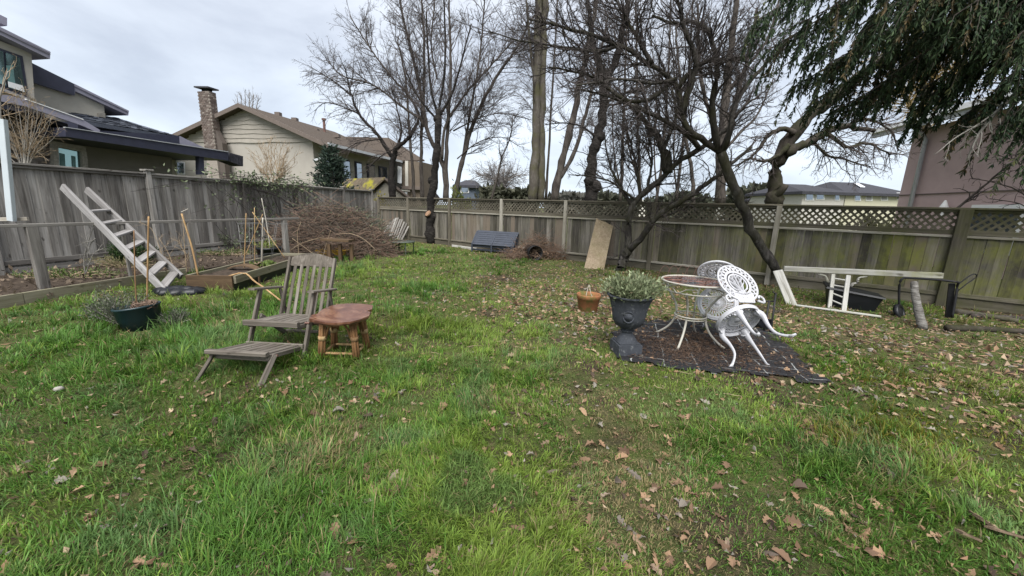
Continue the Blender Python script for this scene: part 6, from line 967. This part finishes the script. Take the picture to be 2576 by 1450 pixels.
# ================================================================ GRASS, FALLEN LEAVES, LITTER
rg = np.random.default_rng(900)
def sstep(a, b, x): t = np.clip((np.asarray(x)-a)/(b-a), 0, 1); return t*t*(3-2*t)
def dist_line(x, y, P, D, N): return (x-P[0])*N[0]+(y-P[1])*N[1]
def blob(x, y, cx, cy, rx, ry): return np.exp(-(((x-cx)/rx)**2+((y-cy)/ry)**2))
EDN = np.array([dirl[1], -dirl[0]])
def litter(x, y):
    """how much dead leaf cover hides the turf"""
    v = .04+.95*blob(x, y, 2.6, 7.2, 2.6, 2.0)+.8*blob(x, y, 1.6, 5.0, 1.1, 1.5)+.7*blob(x, y, 4.6, 5.2, 1.3, 1.0)+.9*blob(x, y, 6.2, 4.6, 2.2, 1.3)+.6*blob(x, y, 6.5, 3.4, 1.8, 1.6)+.35*blob(x, y, 5.2, 3.2, 1.6, 1.2)+.7*blob(x, y, .6, 7.5, 1.6, 2.4)+.35*blob(x, y, 2.9, 3.0, .8, .6)+.3*blob(x, y, -1, 11, 3, 1.5)+.5*blob(x, y, -1.7, 2.75, .6, .25)+.22*blob(x, y, .75, 1.6, .35, .5)+.2*blob(x, y, 2.0, 1.7, .5, .35)+.4*blob(x, y, -.6, 1.75, .2, .25)+.3*blob(x, y, .1, 2.7, .4, .3)+.35*blob(x, y, 2.3, 2.35, .4, .25)
    df = -((x-RA[0])*RN[0]+(y-RA[1])*RN[1]); v = v+.8*np.exp(-(df/.7)**2)
    return v*(.5+1.0*fbm(x*1.3, y*1.3, 41, 3))
def turf(x, y):
    """turf cover 0..1"""
    d = sstep(.30, .52, fbm(x*1.1+3, y*1.1, 51, 4)+.10)
    d = .58+.42*d
    d *= 1-.72*sstep(.4, 1.1, litter(x, y))
    d *= 1-.55*blob(x, y, .62, 2.2, .28, .9)*(.6+.8*vn(x*3, y*3, 5))-.5*blob(x, y, 1.05, 1.55, .3, .18)-.5*blob(x, y, -.75, 1.75, .16, .22)-.4*blob(x, y, -2.1, 3.1, .5, .3)
    d *= sstep(.0, .5, -((x-RA[0])*RN[0]+(y-RA[1])*RN[1])-.3)                                   # back fence
    side = (x-ed[1][0])*EDN[0]+(y-ed[1][1])*EDN[1]; d *= np.where(y < 8.3, sstep(.0, .12, side), 1)                                # long bed
    d *= 1-np.clip(1.3*blob(x, y, -5.0, 10.7, 1.7, 1.1), 0, 1); d *= np.where((x < -5.1) & (y > 8), 0.25, 1)
    b = inside(x, y, [f0-[.06, .02, 0], f1+[.07, -.02, 0], f2+[.07, 0, 0], f3-[.06, 0, 0]]); d = np.where(b, 0, d); jx, jy = x+(vn(x*7, y*7, 13)-.5)*.28, y+(vn(x*7, y*7, 14)-.5)*.28; d = np.where(inside(jx, jy, MATP), .10*sstep(.62, .8, vn(x*5, y*5, 23)), d)
    for cx_, cy_, r_ in ((-4.13, 4.12, .2), (-4.05, 3.86, .16), (1.1, 5.38, .15), (1.2, 3.8, .15), (2.63, 9.32, .2), (-3.04, 14.3, .25)): d = np.where((x-cx_)**2+(y-cy_)**2 < r_*r_, 0, d)
    return d
def scatter(n, r0, r1, pw, half=1.22):
    u = rg.random(n); e = 1-pw+1; r = (r0**e+(r1**e-r0**e)*u)**(1/e); a = rg.uniform(-half, half, n); return r*np.sin(a), r*np.cos(a), r
# tufts: blades radiate from common crowns, with loose short fill between
nt_ = 58000; cx, cy, cr_ = scatter(nt_, .85, 17.5, 1.95); k = rg.random(nt_) < turf(cx, cy)*(.15+1.1*sstep(.25, .75, vn(cx*3.3, cy*3.3, 60))); cx, cy, cr_ = cx[k], cy[k], cr_[k]
lushc = fbm(cx*.9, cy*.9, 71, 3); nb_ = np.clip(rg.gamma(3.0, 4.0, len(cx))*(.6+1.2*sstep(.4, .7, lushc)), 3, 45).astype(int); ti_ = np.repeat(np.arange(len(cx)), nb_)
rad = (.010+.03*rg.random(len(cx))**2)*(1+.10*cr_); a_ = rg.uniform(0, 6.2832, len(ti_)); q_ = np.sqrt(rg.random(len(ti_))); tuft_L = (.030+.040*rg.random(len(cx))+.08*sstep(.42, .68, lushc)*rg.random(len(cx))**.6+np.where(rg.random(len(cx)) < .08, .06, 0))
x1, y1 = cx[ti_]+rad[ti_]*q_*np.cos(a_), cy[ti_]+rad[ti_]*q_*np.sin(a_)
fx, fy, fr = scatter(300000, .85, 17.5, 1.9); k = rg.random(len(fx)) < turf(fx, fy)*(.2+.9*vn(fx*5, fy*5, 63)); fx, fy = fx[k][:150000], fy[k][:150000]; nf = len(fx)
if len(x1) > 232000: k = np.sort(rg.permutation(len(x1))[:232000]); x1, y1, a_, q_, ti_ = x1[k], y1[k], a_[k], q_[k], ti_[k]
x = np.concatenate([x1, fx]); y = np.concatenate([y1, fy]); r = np.hypot(x, y); n = len(x); n1 = len(x1); tint = np.concatenate([rg.normal(1, .2, len(cx))[ti_], rg.normal(.95, .2, nf)]); thue = np.concatenate([rg.normal(0, .12, len(cx))[ti_], rg.normal(0, .12, nf)])
L = np.concatenate([tuft_L[ti_]*rg.uniform(.5, 1.25, n1)*(1-.25*q_), (.018+.03*rg.random(nf))])*(1+.02*r)
L *= (1+.3*sstep(.2, -1.5, x))*(1-.35*sstep(.3, .9, litter(x, y)))*(1-.45*blob(x, y, .7, 2.2, .5, 1.0))*(1-.38*blob(x, y, .0, 1.9, .9, .9))
wind = 2*math.pi*vn(x*1.1, y*1.1, 81)*1.4; th0 = np.concatenate([a_, rg.uniform(0, 6.28, nf)]); vx_, vy_ = np.cos(th0)+.65*np.cos(wind)+rg.normal(0, .35, n), np.sin(th0)+.65*np.sin(wind)+rg.normal(0, .35, n); TH = np.arctan2(vy_, vx_); LN_ = np.clip(np.concatenate([.25+.75*q_, rg.uniform(.3, 1.2, nf)])+rg.normal(0, .22, n)+np.where(rg.random(n) < .15, .5, 0), .08, 1.5)
W = .0015*(1+.30*r)*rg.uniform(.7, 1.35, n); th = TH; ln = LN_
dx, dy = np.cos(th), np.sin(th); pz = rg.uniform(0, 6.28, n); px_, py_ = -np.sin(th+.3*np.sin(pz)), np.cos(th+.3*np.sin(pz)); z0 = gz(x, y)-.006
def at_(f, a): return np.stack([x+dx*L*f*np.sin(a), y+dy*L*f*np.sin(a), z0+L*f*np.cos(a)], 1)
m_ = at_(.55, ln*.55); tpv = m_+np.stack([dx*L*.5*np.sin(ln*1.35), dy*L*.5*np.sin(ln*1.35), L*.5*np.cos(ln*1.35)], 1); bs = np.stack([x, y, z0], 1); wv = np.stack([px_, py_, np.zeros(n)], 1)*W[:, None]
V = np.stack([bs-wv, bs+wv, m_-wv*.8, m_+wv*.8, tpv], 1).reshape(-1, 3); i = np.arange(n)*5; Fq = np.stack([i, i+1, i+3, i+2], 1); Ft = np.stack([i+2, i+3, i+4], 1)
hue = fbm(x*.7+9, y*.7, 91, 3)+thue; h2_ = vn(x*4.2, y*4.2, 92); g1 = np.array([.078, .172, .026]); g2 = np.array([.178, .255, .042]); g3 = np.array([.105, .182, .064]); straw = np.array([.30, .245, .12]); moss = np.array([.20, .19, .030])
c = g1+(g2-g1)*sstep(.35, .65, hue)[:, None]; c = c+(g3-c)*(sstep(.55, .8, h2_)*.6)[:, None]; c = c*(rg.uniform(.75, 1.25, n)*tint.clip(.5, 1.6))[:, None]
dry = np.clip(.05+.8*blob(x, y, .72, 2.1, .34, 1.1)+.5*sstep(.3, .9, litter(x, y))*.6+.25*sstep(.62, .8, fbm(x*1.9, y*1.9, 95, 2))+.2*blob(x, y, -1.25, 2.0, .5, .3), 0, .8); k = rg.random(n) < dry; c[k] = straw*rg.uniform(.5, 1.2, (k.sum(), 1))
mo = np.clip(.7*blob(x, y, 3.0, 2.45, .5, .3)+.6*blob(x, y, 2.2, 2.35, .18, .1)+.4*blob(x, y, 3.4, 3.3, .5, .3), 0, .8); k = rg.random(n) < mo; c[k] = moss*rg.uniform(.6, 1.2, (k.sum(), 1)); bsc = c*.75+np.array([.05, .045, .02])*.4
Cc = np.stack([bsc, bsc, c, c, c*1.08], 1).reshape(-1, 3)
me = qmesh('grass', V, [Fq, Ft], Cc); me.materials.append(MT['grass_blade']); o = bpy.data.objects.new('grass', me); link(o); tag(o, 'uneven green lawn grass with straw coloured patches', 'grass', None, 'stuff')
# ---- oak leaves
m = Mt('oak_leaf', .8, .2); rr_ = m.rnd(); c_ = m.ramp(rr_, [(0, (.21, .125, .072)), (.22, (.32, .205, .125)), (.42, (.11, .068, .044)), (.62, (.25, .16, .098)), (.82, (.22, .195, .165)), (1, (.065, .046, .034))]); nn_ = m.noise(m.co(), 18, 4); c_ = m.mix(m.rng(nn_, .5, .75, 0, .5), c_, (.10, .06, .04)); m.leafy(c_, .15); MT['oak_leaf'] = m.m
def oak(seed):
    q = np.random.default_rng(seed); k = 11; t = np.linspace(0, 1, k); lobed = seed % 6 != 3; w = .30*q.uniform(.8, 1.35)*np.sin(np.pi*np.clip(t*.93+.05, 0, 1))**.7*((.68+.34*np.cos(2*np.pi*(t*q.uniform(2.6, 3.8)+q.random()*.3))) if lobed else (.55+.4*q.random(k)))+.012; w[0] = .01; w[-1] = .02; zc = .2*np.sin(np.pi*t*q.uniform(.8, 1.6))*q.uniform(-1, 1.2); s = q.uniform(.1, 1.1); tw = q.uniform(-.8, .8)
    c0 = np.stack([t-.5, .08*np.sin(t*3+q.random()*6), zc], 1); l = c0+np.stack([w*.18, w*1.0, w*s+tw*w*t], 1); r = c0+np.stack([w*.18, -w, w*s*.8-tw*w*t], 1); v = np.vstack([c0, l, r]); f = [(i, i+1, k+i+1, k+i) for i in range(k-1)]+[(i+1, i, 2*k+i, 2*k+i+1) for i in range(k-1)]; return v, np.array(f)
VAR = [oak(s) for s in range(12)]; VM = []
for v, f in VAR: me = qmesh('fallen_leaf', v, [f], None, False); me.materials.append(MT['oak_leaf']); VM.append(me)
x, y, r = scatter(90000, 1.0, 15.5, 1.2); lit = litter(x, y)+.05*vn(x*1.5,y*1.5,7); ok = rg.random(len(x)) < np.clip(lit, 0, 1.2)/1.2*np.where(np.hypot(x, y) > 4.2, .66, .30); side = (x-ed[1][0])*EDN[0]+(y-ed[1][1])*EDN[1]
ok &= (side > .05) | (y > 8.3); ok &= -((x-RA[0])*RN[0]+(y-RA[1])*RN[1]) > .1; ok &= ~inside(x, y, [f0-[.06, .02, 0], f1+[.07, -.02, 0], f2, f3]); ok &= ((x+5)**2/2.6+(y-10.7)**2/1.4 > 1)
x, y, r = x[ok], y[ok], r[ok]; od = np.argsort(r); x, y, r = x[od], y[od], r[od]; N_lv = len(x)
sz = rg.uniform(.034, .082, N_lv)*np.where(r > 7, .8, 1); yaw = rg.uniform(0, 6.28, N_lv); ti = np.where(rg.random(N_lv) < .5, math.pi, 0)+rg.normal(0, .28, N_lv); ri = rg.normal(0, .28, N_lv); zz = gz(x, y)+.005+.018*rg.random(N_lv)*turf(x, y)
lab_leaf = 'dry brown oak leaf lying in the near grass'
for i in range(min(300, N_lv)):
    o = bpy.data.objects.new('fallen_leaf', VM[i % 12]); COL.objects.link(o); o.location = (x[i], y[i], zz[i]); o.rotation_euler = (ti[i], ri[i], yaw[i]); s_ = sz[i]*1.1; o.scale = (s_, s_, s_); tag(o, lab_leaf, 'leaf', 'fallen oak leaves in the near grass')
nr = np.where(r > 5.6)[0]; nr = nr[0] if len(nr) else N_lv; idx = np.arange(300, nr); sets = []
pal = np.array([(.24, .145, .086), (.34, .225, .14), (.14, .088, .056), (.28, .18, .112), (.24, .215, .18), (.085, .06, .044), (.36, .27, .18)])
for q in range(12):
    I = idx[idx % 12 == q]
    if not len(I): continue
    v, f = VAR[q]; cy_, sy_ = np.cos(yaw[I]), np.sin(yaw[I]); ct_, st_ = np.cos(ti[I]), np.sin(ti[I]); vv = np.repeat(v[None], len(I), 0)*sz[I][:, None, None]; Yv = vv[..., 1]*ct_[:, None]-vv[..., 2]*st_[:, None]; Zv = vv[..., 1]*st_[:, None]+vv[..., 2]*ct_[:, None]; Xv = vv[..., 0]; Zv = Zv+Xv*np.tan(np.clip(ri[I], -.5, .5))[:, None]
    P = np.stack([Xv*cy_[:, None]-Yv*sy_[:, None]+x[I][:, None], Xv*sy_[:, None]+Yv*cy_[:, None]+y[I][:, None], Zv+zz[I][:, None]], -1); k = len(v); ff = (f[None]+(np.arange(len(I))*k)[:, None, None]).reshape(-1, 4); cc = pal[rg.integers(0, 7, len(I))]*rg.uniform(.6, 1.2, (len(I), 1)); sets.append((P.reshape(-1, 3), ff, np.repeat(cc, k, 0)))
I = np.arange(nr, N_lv); ps = np.stack([x[I], y[I], zz[I]], 1); dr = rg.normal(0, 1, (len(I), 3)); dr[:, 2] *= .3; lf = leafset(ps, sz[I]*1.1, .62, pal[rg.integers(0, 7, len(I))]*rg.uniform(.6, 1.2, (len(I), 1)), rg, 2.2, .8, dr); sets = [(v_, np.vstack([f_[:, [0, 1, 2]], f_[:, [0, 2, 3]]]), c_) for v_, f_, c_ in sets]+[lf]
o = leafobj('fallen_leaves', sets, 'leaf_dry', None, None, np.array([1.5, 6.0, 0])); tag(o, 'scattered dry brown oak leaves farther across the lawn', 'leaves', None, 'stuff')
# ---- litter in the beds, needles on the mat, fallen twigs
n = 1500; f = rg.random(n); g = rg.random(n); p = (np.array(bp[0])*(1-f[:, None])+np.array(bp[1])*f[:, None])*(1-g[:, None])+(np.array(bp[3])*(1-f[:, None])+np.array(bp[2])*f[:, None])*g[:, None]; p[:, 2] = .10+.04*rg.random(n); q = cols(rg, n, (.06, .045, .032), (.24, .185, .135)); o = leafobj('bed_litter', [leafset(p, rg.uniform(.04, .11, n), .5, q, rg, 2.5)], 'leaf_dry', None, None, p.mean(0)*[1, 1, 0]); tag(o, 'dry leaf litter covering the bed by the left fence', 'litter', None, 'stuff')
x = rg.uniform(1.2, 3.1, 26000); y = rg.uniform(3.1, 4.6, 26000); k = inside(x, y, MATP) & (rg.random(26000) < .9*blob(x, y, 2.05, 3.95, .62, .36)*(.3+1.2*fbm(x*4, y*4, 33, 2))+.12*vn(x*6, y*6, 29)); x, y = x[k], y[k]; n = len(x); pos = np.stack([x, y, gz(x, y)+.026+.012*rg.random(n)], 1); dr = rg.normal(0, 1, (n, 3)); dr[:, 2] *= .12
o = leafobj('needle_litter', [leafset(pos, rg.uniform(.025, .06, n), .14, cols(rg, n, (.048, .032, .023), (.12, .078, .054)), rg, 3, .1, dr)], 'leaf_dry', None, None, np.array([2.05, 3.95, 0])); tag(o, 'reddish brown needle litter on the weed mat under the table', 'litter', None, 'stuff')
T = Tubes()
for q in range(220):
    a = rg.random(); px0, py0 = (rg.uniform(4, 8), rg.uniform(2.4, 5.4)) if a < .45 else (rg.uniform(-3, 5), rg.uniform(1.5, 9)); b_ = rg.uniform(0, 6.28); l = rg.uniform(.05, .2); P = np.stack([px0+np.cos(b_)*np.linspace(0, l, 4)+rg.normal(0, .01, 4), py0+np.sin(b_)*np.linspace(0, l, 4)+rg.normal(0, .01, 4), np.zeros(4)], 1); P[:, 2] = gz(P[:, 0], P[:, 1])+.02+.02*rg.random(); T.add(P, np.linspace(.0035, .0015, 4), 3)
o = T.build('fallen_twigs', 'twig_tan', None, True, np.array([2, 5, 0]), 'stuff'); tag(o, 'thin fallen twigs scattered over the lawn', 'twigs')

n0 = 90000; x, y, r = scatter(n0, .9, 13, 1.45); k = (rg.random(n0) < (.05+.35*np.clip(litter(x, y), 0, 1)+.10*vn(x*2.2, y*2.2, 19))*.5) & (-((x-RA[0])*RN[0]+(y-RA[1])*RN[1]) > .1) & (((x-ed[1][0])*EDN[0]+(y-ed[1][1])*EDN[1] > .05) | (y > 8.3)) & ~inside(x, y, [f0-[.06, .02, 0], f1+[.07, -.02, 0], f2, f3]); x, y, r = x[k], y[k], r[k]; n = len(x)
pos = np.stack([x, y, gz(x, y)+.006+.03*rg.random(n)*turf(x, y)], 1); dr = rg.normal(0, 1, (n, 3)); dr[:, 2] *= .25; c = pal[rg.integers(0, 7, n)]*rg.uniform(.45, 1.15, (n, 1)); o = leafobj('leaf_crumbs', [leafset(pos, rg.uniform(.012, .04, n)*(1+.05*r), .55, c, rg, 2.0, .6, dr)], 'leaf_dry', None, None, np.array([1.5, 5, 0])); tag(o, 'small brown leaf crumbs and dead bits in the turf', 'litter', None, 'stuff')
